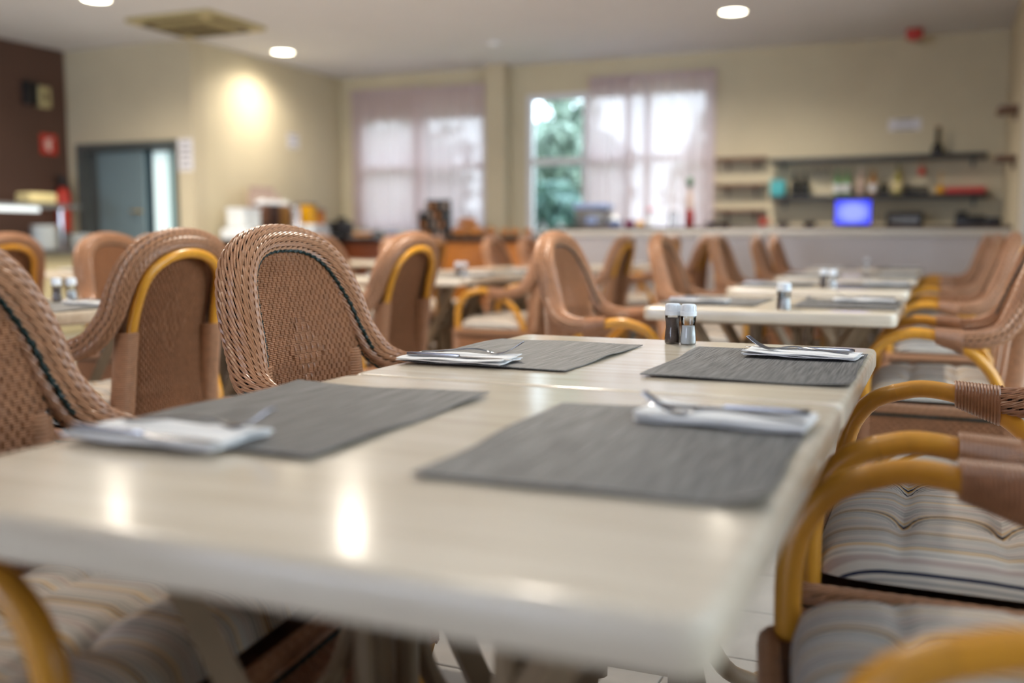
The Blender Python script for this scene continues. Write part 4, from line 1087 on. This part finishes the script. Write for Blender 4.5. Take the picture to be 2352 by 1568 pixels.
for k in range(4):
    mb = MB(); mb.box((-.84+.56*k, -.24, .46), (.54, .02, .80)); d_ = obj('cabinet_door', mb, M['walnut'], t, smooth=False)
    mb = MB(); mb.tube([(-.84+.56*k+.2, -.262, .68), (-.84+.56*k+.2, -.262, .80)], .006, 8); obj('door_handle', mb, M['chrome'], d_)

def shelf(label, x0, x1, z, m, depth=.24, th=.045, name='wall_shelf', grp=None, yw=YB):
    t = thing(name, label, 'shelf', ((x0+x1)/2, yw-depth/2, z), group=grp)
    mb = MB(); mb.rbox((0, 0, 0), (x1-x0, depth, th), .004); obj('shelf_board', mb, m, t)
    for s in (-1, 1):
        mb = MB(); mb.box((s*((x1-x0)/2-.12), depth/2-.012, -.06), (.025, .02, .09)); mb.box((s*((x1-x0)/2-.12), .02, -.03), (.025, depth-.08, .016)); obj('bracket', mb, m, t, smooth=False)
    return t
shelf('long dark shelf on the bar wall, upper one, with a single bottle on it', -1.70, .37, 1.79, M['dark_shelf'])
shelf('long dark shelf on the bar wall, lower one, crowded with bottles', -1.68, .39, 1.40, M['dark_shelf'])
for z, q in ((1.825, 'topmost'), (1.545, 'middle'), (1.275, 'lowest')):
    shelf(f'short brown wooden shelf beside the curtain, {q} of three', -2.29, -1.75, z, M['walnut'], depth=.18, th=.04, grp='short brown wooden shelves')
for z, q in ((2.04, 'upper'), (1.64, 'lower')):
    t = thing('corner_shelf', f'tiny brown shelf on the side wall by the bar, {q} of two', 'shelf', (XN-.075, 9.35, z), group='tiny brown side shelves')
    mb = MB(); mb.rbox((0, 0, 0), (.15, .40, .04), .004); obj('shelf_board', mb, M['walnut'], t)
    mb = MB(); mb.box((.06, 0, -.05), (.02, .03, .07)); obj('bracket', mb, M['walnut'], t, smooth=False)

def bottle(label, x, y, z, h, r, m, cap_m=None, label_m=None, shoulder=.55, name='bottle', grp='bottles on the bar shelf', neck=.32):
    t = thing(name, label, 'bottle', (x, y, z), random.random()*3, grp)
    pr = [(r*.92, 0), (r, .01), (r, h*shoulder), (r*.8, h*(shoulder+.08)), (r*neck, h*(shoulder+.18)), (r*neck*.95, h*.93), (r*neck*1.1, h*.94), (r*neck*1.1, h*.95)]
    mb = MB(); mb.lathe(pr, seg=16); obj('glass_body', mb, m, t)
    mb = MB(); mb.lathe([(r*neck*1.15, h*.95), (r*neck*1.15, h), (.001, h*1.001)], seg=12); obj('stopper', mb, cap_m or M['black'], t)
    if label_m:
        mb = MB(); mb.lathe([(r*1.015, h*.12), (r*1.02, h*.13), (r*1.02, h*.42), (r*1.015, h*.43)], seg=16, cap=False); obj('bottle_label', mb, label_m, t)
SZ = 1.4235; SY = YB-.12
def bx(px): return -1.72+(px-1770)*.00422
t = thing('biscuit_tin', 'teal square tin at the curtain end of the lower bar shelf', 'tin', (bx(1794), SY, SZ)); mb = MB(); mb.rbox((0, 0, .075), (.15, .15, .15), .012); obj('tin_body', mb, M['teal'], t); mb = MB(); mb.rbox((0, 0, .158), (.156, .156, .025), .008); obj('tin_lid', mb, M['teal'], t)
bottle('black bottle next to the teal tin', bx(1835), SY, SZ, .25, .042, M['bottle_dark'])
bottle('black bottle standing second from the teal tin', bx(1858), SY, SZ, .25, .042, M['bottle_dark'])
bottle('clear green bottle with white label, nearer the black bottles', bx(1936), SY, SZ, .26, .040, M['bottle_green'], M['leaf_green'], M['label_white'])
bottle('clear green bottle with white label, next to the pale pink bottle', bx(1958), SY, SZ, .26, .042, M['bottle_green'], M['leaf_green'], M['label_white'])
bottle('pale pinkish bottle in the middle of the lower shelf', bx(1990), SY, SZ, .27, .036, M['bottle_pink'], M['label_white'])
bottle('amber bottle with white label and yellow shoulders', bx(2018), SY, SZ, .25, .042, M['bottle_amber'], M['yellow'], M['label_white'])
bottle('short dark bottle between amber and olive bottles', bx(2044), SY, SZ, .17, .040, M['bottle_dark'], M['grey_metal'])
bottle('olive bottle with cream label, tallest on the lower shelf', bx(2074), SY, SZ, .30, .044, M['bottle_olive'], M['bottle_dark'], M['label_cream'])
bottle('thin-necked yellow bottle near the red tray', bx(2168), SY, SZ, .24, .040, M['yellow'], M['label_white'], shoulder=.22, neck=.14)
bottle('dark bottle with amber neck alone on the upper shelf', bx(2158), SY, 1.8135, .27, .058, M['bottle_dark'], M['bottle_amber'], shoulder=.24, grp=None, neck=.42)
for px, lab in ((2096, 'low black jar beside the olive bottle'), (2115, 'low black jar in the middle of the three jars'), (2134, 'low black jar closest to the yellow bottle')):
    t = thing('spice_jar', lab, 'jar', (bx(px), SY, SZ), group='low black jars on the bar shelf'); mb = MB(); mb.lathe([(.036, 0), (.036, .06), (.03, .068)], seg=14); obj('jar_body', mb, M['bottle_dark'], t); mb = MB(); mb.lathe([(.034, .066), (.034, .085), (.001, .087)], seg=14); obj('jar_lid', mb, M['black'], t)
t = thing('serving_tray', 'red tray at the pillar end of the lower bar shelf', 'tray', (bx(2222), SY, SZ)); mb = MB(); mb.rbox((0, 0, .008), (.36, .20, .016), .006); obj('tray_base', mb, M['red'], t)
mb = MB(); mb.box((0, -.094, .035), (.36, .012, .05)); mb.box((0, .094, .035), (.36, .012, .05)); mb.box((-.174, 0, .035), (.012, .176, .05)); mb.box((.174, 0, .035), (.012, .176, .05)); obj('tray_rim', mb, M['red'], t, smooth=False)
for px, lab in ((1880, 'stemmed glass hanging upside down nearest the black bottles'), (1896, 'stemmed glass hanging upside down, middle of three'), (1912, 'stemmed glass hanging upside down nearest the green bottles'), (2126, 'reddish stemmed glass hanging under the upper shelf')):
    red_ = px > 2000
    t = thing('wine_glass', lab, 'glass', (bx(px), SY, 1.7660), group=None if red_ else 'stemmed glasses hanging under the shelf')
    mb = MB(); mb.lathe([(.032, 0), (.032, -.003), (.004, -.006), (.004, -.07)], seg=14); obj('stem', mb, M['bottle_pink'] if not red_ else M['bottle_amber'], t)
    mb = MB(); mb.lathe([(.004, -.07), (.022, -.085), (.033, -.115), (.030, -.15)], seg=14, cap=False); obj('bowl', mb, M['glass'] if not red_ else M['red'], t)

t = thing('monitor', 'small monitor with glowing blue screen on the bar', 'monitor', (-.755, 9.56, BZ), 0.02)
mb = MB(); mb.rbox((0, 0, .008), (.18, .14, .014), .005); obj('stand_base', mb, M['black'], t)
mb = MB(); mb.box((0, .03, .06), (.05, .02, .10)); obj('stand_neck', mb, M['black'], t, smooth=False)
mb = MB(); mb.rbox((0, 0, .128), (.325, .03, .235), .008); bz_ = obj('bezel', mb, M['black'], t)
mb = MB(); mb.box((0, -.0165, .128), (.30, .003, .21)); obj('screen', mb, M['screen'], t, smooth=False)
t = thing('receipt_printer', 'black box-shaped machine on the cabinet behind the monitor', 'machine', (-.35, 10.62, .9405)); mb = MB(); mb.rbox((0, 0, .15), (.34, .30, .30), .02); obj('printer_body', mb, M['black'], t); mb = MB(); mb.box((0, -.153, .22), (.26, .01, .05)); obj('paper_slot', mb, M['grey_metal'], t, smooth=False)
t = thing('espresso_grinder', 'dark machine on the back cabinet near the side wall', 'machine', (.24, 10.62, .9405)); mb = MB(); mb.rbox((0, 0, .13), (.28, .26, .26), .02); obj('machine_body', mb, M['black'], t); mb = MB(); mb.lathe([(.05, .26), (.06, .30), (.001, .305)], (-.08, 0, 0), 12); obj('hopper', mb, M['bottle_dark'], t)
t = thing('card_terminal', 'small dark card terminal at the pillar end of the bar', 'terminal', (.40, 9.6, BZ)); mb = MB(); mb.rbox((0, 0, .035), (.12, .16, .07), .012); obj('terminal_body', mb, M['black'], t); mb = MB(); mb.box((0, -.02, .072), (.08, .06, .006)); obj('keypad', mb, M['grey_metal'], t, smooth=False)
t = thing('cup', 'small red cup on the bar before the brown shelves', 'cup', (-1.545, 9.5, BZ)); mb = MB(); mb.lathe([(.026, 0), (.036, .09), (.033, .09), (.024, .006), (.001, .005)], seg=16); obj('cup_body', mb, M['red'], t); mb = MB(); mb.tube(spline([(.034, 0, .07), (.058, 0, .065), (.056, 0, .03), (.03, 0, .025)], 10), .005, 6); obj('cup_handle', mb, M['red'], t)
t = thing('toaster', 'grey countertop toaster with pale blue top at the bar end', 'toaster', (-3.22, 9.52, BZ)); mb = MB(); mb.rbox((0, 0, .095), (.31, .26, .17), .02); obj('toaster_body', mb, M['grey_metal'], t); mb = MB(); mb.rbox((0, 0, .21), (.34, .28, .055), .015); obj('toaster_top', mb, M['blue_pale'], t); mb = MB(); mb.box((.02, -.133, .07), (.10, .012, .06)); obj('dial_panel', mb, M['blue_pale'], t, smooth=False)
t = thing('sugar_bowl', 'pale blue bowl beside the toaster', 'bowl', (-2.98, 9.46, BZ)); mb = MB(); mb.lathe([(.03, 0), (.06, .03), (.068, .075), (.062, .075), (.05, .03), (.001, .01)], seg=16); obj('bowl_body', mb, M['blue_pale'], t); mb = MB(); mb.lathe([(.06, .076), (.04, .10), (.012, .115), (.001, .13)], seg=14); obj('bowl_lid', mb, M['china'], t)
t = thing('fruit_bowl', 'magenta bowl on the bar beside the pale blue bowl', 'bowl', (-2.83, 9.46, BZ)); mb = MB(); mb.lathe([(.03, 0), (.05, .02), (.065, .07), (.06, .07), (.04, .025), (.001, .01)], seg=16); obj('bowl_body', mb, M['magenta'], t); mb = MB(); mb.lathe([(.03, 0), (.036, -.0), (.036, .008), (.02, .01)], seg=14); obj('bowl_foot', mb, M['purple'], t)
t = thing('lemon', 'yellow lemon lying on the bar beside the magenta bowl', 'fruit', (-2.72, 9.44, BZ)); mb = MB(); mb.sphere((0, 0, .032), .032, 12, 8, (1.25, 1, 1)); obj('peel', mb, M['yellow'], t); mb = MB(); mb.sphere((.042, 0, .032), .007, 8, 6); obj('stem_end', mb, M['leaf_green'], t)
t = thing('flower_vase', 'white vase with a pink paper flower on the bar', 'vase', (-2.66, 9.56, BZ)); mb = MB(); mb.lathe([(.02, 0), (.03, .02), (.024, .07), (.016, .09)], seg=14); obj('vase_body', mb, M['china'], t); mb = MB(); mb.tube([(0, 0, .06), (.01, 0, .16)], .004, 6); obj('flower_stem', mb, M['leaf_green'], t)
fl_m = MB()
for k in range(6): a = k*PI/3; fl_m.sphere((.012+.022*math.cos(a), .022*math.sin(a), .175), .02, 8, 6, (1, 1, .8))
obj('petals', fl_m, M['pink'], t)
t = thing('glass_carafe', 'clear glass jar standing left of the tall red-based bottle', 'jar', (-2.40, 9.5, BZ)); mb = MB(); mb.lathe([(.04, 0), (.045, .01), (.045, .13), (.035, .15)], seg=18, cap=False); obj('jar_body', mb, M['glass'], t); mb = MB(); mb.lathe([(.038, .15), (.038, .17), (.001, .172)], seg=16); obj('jar_lid', mb, M['bottle_pink'], t)
t = thing('decorated_bottle', 'tall slim bottle with red base and green stopper before the curtain', 'bottle', (-2.245, 9.5, BZ))
mb = MB(); mb.lathe([(.045, 0), (.05, .02), (.045, .13), (.03, .17)], seg=16); obj('red_base', mb, M['dark_red'], t)
mb = MB(); mb.lathe([(.03, .165), (.034, .25), (.02, .33), (.017, .38)], seg=14); obj('glass_body', mb, M['bottle_pink'], t)
mb = MB(); mb.lathe([(.017, .38), (.034, .40), (.034, .45), (.02, .475), (.001, .48)], seg=12); obj('stopper', mb, M['leaf_green'], t)
for k, (x, lab) in enumerate(((-2.02, 'small dark bowl on the bar next to the red-based bottle'), (-1.90, 'small dark bowl on the bar, second from the red-based bottle'), (-1.36, 'small dark bowl on the bar near the red cup'), (-1.12, 'small dark bowl on the bar near the monitor'))):
    t = thing('snack_bowl', lab, 'bowl', (x, 9.45, BZ), group='small dark bowls on the bar'); mb = MB(); mb.lathe([(.03, 0), (.055, .02), (.065, .045), (.06, .045), (.045, .018), (.001, .008)], seg=16); obj('bowl_body', mb, M['bottle_dark'], t); mb = MB(); mb.sphere((0, 0, .03), .045, 12, 6, (1, 1, .45)); obj('nuts', mb, M['cereal_dark'], t)

# ------------------------------------------------------------------ buffet along the window and cream wall
def buffet(label, x0, x1, y0, y1, ztop, doors, m, along='x', face=None):
    cx, cy = (x0+x1)/2, (y0+y1)/2
    t = thing('buffet_cabinet', label, 'cabinet', (cx, cy, 0), group='buffet cabinets')
    mb = MB(); mb.box((0, 0, (ztop-.04)/2), (x1-x0-.06, y1-y0-.06, ztop-.04)); obj('carcass', mb, M['red_wood'] if m != M['orange_wood'] else m, t, smooth=False)
    mb = MB(); mb.rbox((0, 0, ztop-.02), (x1-x0, y1-y0, .045), .006); obj('counter_top', mb, M['counter_dark'], t)
    if along == 'x':
        w = (x1-x0-.1)/doors
        for k in range(doors):
            xx = -(x1-x0)/2+.05+w*(k+.5); mb = MB(); mb.rbox((xx, -(y1-y0)/2+.02, .48), (w-.02, .025, ztop-.18), .004); d_ = obj('cabinet_door', mb, m if not isinstance(m, list) else m[k % len(m)], t)
            mb = MB(); mb.rbox((xx, -(y1-y0)/2+.004, .48), (w-.16, .012, ztop-.36), .004); obj('raised_panel', mb, m if not isinstance(m, list) else m[k % len(m)], d_)
            mb = MB(); mb.sphere((xx+w*.38, -(y1-y0)/2-.012, .6), .014, 10, 6); obj('knob', mb, M['counter_dark'], d_)
    else:
        w = (y1-y0-.1)/doors
        for k in range(doors):
            yy = -(y1-y0)/2+.05+w*(k+.5); mb = MB(); mb.rbox(((x1-x0)/2-.02, yy, .48), (.025, w-.02, ztop-.18), .004); d_ = obj('cabinet_door', mb, m, t)
            mb = MB(); mb.sphere(((x1-x0)/2+.008, yy+w*.38, .6), .014, 10, 6); obj('knob', mb, M['counter_dark'], d_)
    return t
buffet('dark-topped reddish buffet cabinet along the cream wall under the juice machines', XC+.004, -6.50, 8.45, 10.02, .965, 3, M['red_wood'], 'y')
buffet('dark-topped buffet cabinet with dark red doors under the curtained window', XC+.004, -5.32, 10.05, 10.78, .985, 3, M['red_wood'])
buffet('dark-topped buffet cabinet with bright orange wooden doors beside the pillar', -5.315, -4.66, 10.05, 10.76, .985, 1, M['orange_wood'])
buffet('dark-topped orange buffet cabinet between pillar and bar', -4.58, -3.62, 9.9, 10.7, .985, 2, M['orange_wood'])
CZ1, CZ2 = .9680, .9880
t = thing('juice_dispenser', 'white double juice machine at the door end of the buffet', 'drink machine', (-6.80, 8.36+.22, CZ1))
mb = MB(); mb.rbox((0, 0, .06), (.34, .34, .11), .015); obj('machine_base', mb, M['plastic_white'], t)
for y in (-.08, .08):
    mb = MB(); mb.rbox((.0, y, .21), (.22, .14, .19), .02); obj('tank', mb, M['china'], t)
    mb = MB(); mb.rbox((.0, y, .318), (.23, .15, .025), .008); obj('tank_lid', mb, M['plastic_white'], t)
    mb = MB(); mb.tube([(.17, y, .11), (.21, y, .10), (.21, y, .07)], .012, 8); obj('tap', mb, M['black'], t)
t = thing('cereal_dispenser', 'triple cereal dispenser with brown fillings under a white header sign', 'dispenser', (-6.80, 9.08, CZ1))
mb = MB(); mb.rbox((0, 0, .02), (.30, .56, .035), .008); obj('dispenser_base', mb, M['black'], t)
mb = MB(); mb.box((-.11, 0, .27), (.03, .54, .48)); obj('back_board', mb, M['bottle_pink'], t, smooth=False)
for y, mm in ((-.18, 'cereal_brown'), (0, 'cereal_dark'), (.18, 'cereal_gold')):
    mb = MB(); mb.lathe([(.035, .12), (.075, .18), (.078, .38)], (.0, y, 0), 16); obj('cereal_tube', mb, M[mm], t)
    mb = MB(); mb.lathe([(.08, .38), (.08, .41), (.02, .43), (.001, .44)], (.0, y, 0), 16); obj('tube_lid', mb, M['plastic_white'], t)
    mb = MB(); mb.box((.02, y, .10), (.06, .06, .05)); obj('chute', mb, M['black'], t, smooth=False)
mb = MB(); mb.box((-.10, -.05, .545), (.012, .42, .07)); obj('header_sign', mb, M['bottle_pink'], t, smooth=False)
t = thing('coffee_urn', 'tall chrome coffee urn between cereal and juice dispensers', 'urn', (-6.80, 9.47, CZ1))
mb = MB(); mb.lathe([(.085, 0), (.09, .02), (.075, .05), (.078, .34), (.07, .37)], seg=20); obj('urn_body', mb, M['chrome'], t)
mb = MB(); mb.lathe([(.074, .37), (.06, .395), (.015, .405), (.015, .425), (.001, .43)], seg=18); obj('urn_lid', mb, M['grey_metal'], t)
mb = MB(); mb.tube([(.075, 0, .08), (.12, 0, .08), (.12, 0, .05)], .010, 8); obj('tap', mb, M['black'], t)
t = thing('juice_dispenser', 'white juice machine with yellow and orange tanks on the buffet', 'drink machine', (-6.80, 9.80, CZ1))
mb = MB(); mb.rbox((0, 0, .09), (.30, .36, .17), .015); obj('machine_base', mb, M['plastic_white'], t)
for y, mm, hh in ((-.075, 'yellow', .22), (.085, 'orange_juice', .16)):
    mb = MB(); mb.rbox((.0, y, .18+hh/2), (.20, .14, hh), .02); obj('tank', mb, M[mm], t)
    mb = MB(); mb.rbox((.0, y, .19+hh), (.21, .15, .025), .008); obj('tank_lid', mb, M['grey_metal'], t)
    mb = MB(); mb.tube([(.15, y, .16), (.19, y, .15), (.19, y, .12)], .012, 8); obj('tap', mb, M['black'], t)
t = thing('coffee_machine', 'black coffee machine in the corner of the buffet', 'coffee machine', (-6.72, 10.30, CZ2)); mb = MB(); mb.rbox((0, 0, .10), (.22, .26, .20), .02); obj('machine_body', mb, M['black'], t); mb = MB(); mb.lathe([(.05, .20), (.06, .25), (.001, .255)], (0, .03, 0), 14); obj('bean_hopper', mb, M['bottle_dark'], t); mb = MB(); mb.box((.0, -.14, .03), (.16, .05, .015)); obj('drip_tray', mb, M['chrome'], t, smooth=False)
# pastry trays with domes
def loaf(label, x, y, z, r, s, m=None, name='bread_loaf', grp='bread loaves on the buffet'):
    t = thing(name, label, 'bread', (x, y, z), r, grp); mb = MB(); mb.sphere((0, 0, s[2]), 1.0, 14, 8, s); obj('crust', mb, m or M['bread'], t)
    mb = MB()
    for k in (-1, 0, 1): mb.tube([(k*s[0]*.4-.02, -s[1]*.45, s[2]*1.80), (k*s[0]*.4+.02, s[1]*.45, s[2]*1.80)], s[2]*.12, 6)
    obj('slash', mb, M['label_cream'], t)
def tray(label, x, y, w, d, z=CZ2, m='chrome'):
    t = thing('pastry_tray', label, 'tray', (x, y, z), group='pastry trays on the buffet'); mb = MB(); mb.rbox((0, 0, .006), (w, d, .010), .004); obj('tray_base', mb, M[m], t)
    mb = MB(); hx, hy = w/2-.005, d/2-.005; mb.tube([(-hx, -hy, .016), (hx, -hy, .016), (hx, hy, .016), (-hx, hy, .016)], .006, 6, closed=True); obj('tray_rim', mb, M[m], t)
tray('steel pastry tray behind the glass dome, near the coffee machine', -6.36, 10.26, .34, .28)
for k, (dx, dy) in enumerate(((-.09, -.04), (.0, -.05), (.09, -.03), (-.05, .06), (.05, .06))):
    loaf(('golden pastry on the steel tray, curtain-side corner', 'golden pastry at the front middle of the steel tray', 'golden pastry at the front of the tray, by the pale bowls', 'golden pastry at the back of the steel tray', 'golden pastry at the back of the tray, by the pale bowls')[k], -6.36+dx, 10.26+dy, CZ2+.0125, .5*k, (.045, .03, .028), name='pastry', grp='pastries on the steel tray')
t = thing('glass_dome', 'round glass dome with bright highlight beside the pastries', 'cloche', (-6.10, 10.14, CZ2)); mb = MB(); mb.lathe([(.075, 0), (.075, .03), (.06, .065), (.03, .085), (.001, .09)], seg=18, cap=False); obj('dome', mb, M['glass'], t); mb = MB(); mb.sphere((0, 0, .10), .013, 10, 6); obj('dome_knob', mb, M['chrome'], t)
for k, (x, mm, lab) in enumerate(((-5.97, 'blue_pale', 'pale blue bowl under the curtained window'), (-5.815, 'china', 'white bowl under the curtained window'), (-5.655, 'bottle_dark', 'dark blue bowl beside the black bottle rack'))):
    t = thing('serving_bowl', lab, 'bowl', (x, 10.26, CZ2), group='bowls on the window buffet'); mb = MB(); mb.lathe([(.035, 0), (.06, .02), (.075, .07), (.07, .07), (.05, .025), (.001, .012)], seg=18); obj('bowl_body', mb, M[mm], t); mb = MB(); mb.lathe([(.036, -.0), (.04, .004), (.036, .012)], seg=14); obj('bowl_foot', mb, M[mm], t)
# black rack with jars in rows
t = thing('jam_rack', 'black tiered rack filled with small jam jars before the curtain', 'rack', (-5.40, 10.25, CZ2))
mb = MB(); mb.box((0, .09, .22), (.32, .02, .44)); obj('rack_back', mb, M['black'], t, smooth=False)
for k in range(4):
    mb = MB(); mb.box((0, .06-.045*(3-k), .015+.105*k), (.34, .10, .016)); obj('rack_tier', mb, M['black'], t, smooth=False)
for s in (-1, 1):
    mb = MB(); mb.box((s*.165, .0, .15), (.014, .16, .30)); obj('rack_side', mb, M['black'], t, smooth=False)
jm = {}
for mm in ('bottle_pink', 'bread', 'grey_metal'):
    q = MB(); q.lathe([(.024, 0), (.027, .006), (.027, .045), (.022, .052)], seg=12); a_ = q.mesh('jar_body'); a_.materials.append(M[mm])
    q = MB(); q.lathe([(.024, .052), (.025, .064), (.001, .066)], seg=12); b_ = q.mesh('jar_lid'); b_.materials.append(M['bottle_dark']); jm[mm] = (a_, b_)
CN = ('farthest from the bread', 'third from the bread', 'second from the bread', 'nearest the bread')
TN = ('lowest', 'second lowest', 'third lowest', 'top')
for k in range(4):
    for i in range(4):
        mm = ('bottle_pink', 'bread', 'grey_metal')[(i+k) % 3]
        j_ = thing('jam_jar', f'small jam jar on the {TN[k]} tier of the black rack, {CN[i]}', 'jar', (-5.40-.12+.08*i, 10.25+.045-.045*(3-k), CZ2+.0235+.105*k), group=f'jam jars on the {TN[k]} rack tier')
        obj('jar_body', jm[mm][0], None, j_); obj('jar_lid', jm[mm][1], None, j_)
tag(obj('bread_board', (lambda m_: (m_.rbox((0, 0, .012), (.62, .36, .022), .008), m_)[1])(MB()), M['walnut'], None, (-4.92, 10.30, CZ2)), 'brown wooden board under the bread loaves beside the pillar', 'board')
for k, (x, y, r, s, lab) in enumerate(((-5.07, 10.25, .3, (.11, .055, .05), 'long brown loaf at the rack end of the bread board'), (-4.86, 10.20, -.2, (.13, .06, .05), 'long brown loaf at the front of the bread board'), (-4.72, 10.32, 1.4, (.10, .06, .05), 'brown loaf at the pillar end of the bread board'), (-4.97, 10.40, .1, (.12, .06, .055), 'brown loaf at the back of the bread board'))):
    loaf(lab, x, y, CZ2+.0235, r, s)
loaf('brown loaf lying on top of the bread pile', -5.0, 10.29, CZ2+.125, .5, (.12, .06, .05))
tag(obj('bread_board', (lambda m_: (m_.rbox((0, 0, .012), (.40, .28, .022), .008), m_)[1])(MB()), M['walnut'], None, (-4.30, 10.10, CZ2)), 'brown wooden board with rolls between pillar and bar', 'board')
for k, (dx, dy, lab) in enumerate(((-.11, -.04, 'brown bread roll at the pillar end of the small board'), (.0, -.05, 'brown bread roll at the front of the small board'), (-.05, .06, 'brown bread roll at the back of the small board'), (.10, .03, 'brown bread roll at the bar end of the small board'))):
    loaf(lab, -4.30+dx*1.15, 10.10+dy*1.2, CZ2+.0235, .1*k, (.052, .044, .040), name='bread_roll', grp='bread rolls on the small board')
for x, lab in ((-4.0, 'gleaming glass dome at the clear garden pane'), (-3.78, 'second gleaming glass dome, nearest the bar end')):
    t = thing('glass_dome', lab, 'cloche', (x, 10.08, CZ2), group='glass domes by the garden pane'); mb = MB(); mb.lathe([(.09, 0), (.09, .05), (.07, .11), (.035, .14), (.001, .145)], seg=20, cap=False); obj('dome', mb, M['glass'], t); mb = MB(); mb.lathe([(.1, 0), (.105, .008), (.1, .012)], seg=20); obj('dome_plate', mb, M['china'], t); mb = MB(); mb.sphere((0, 0, .16), .016, 10, 6); obj('dome_knob', mb, M['chrome'], t)
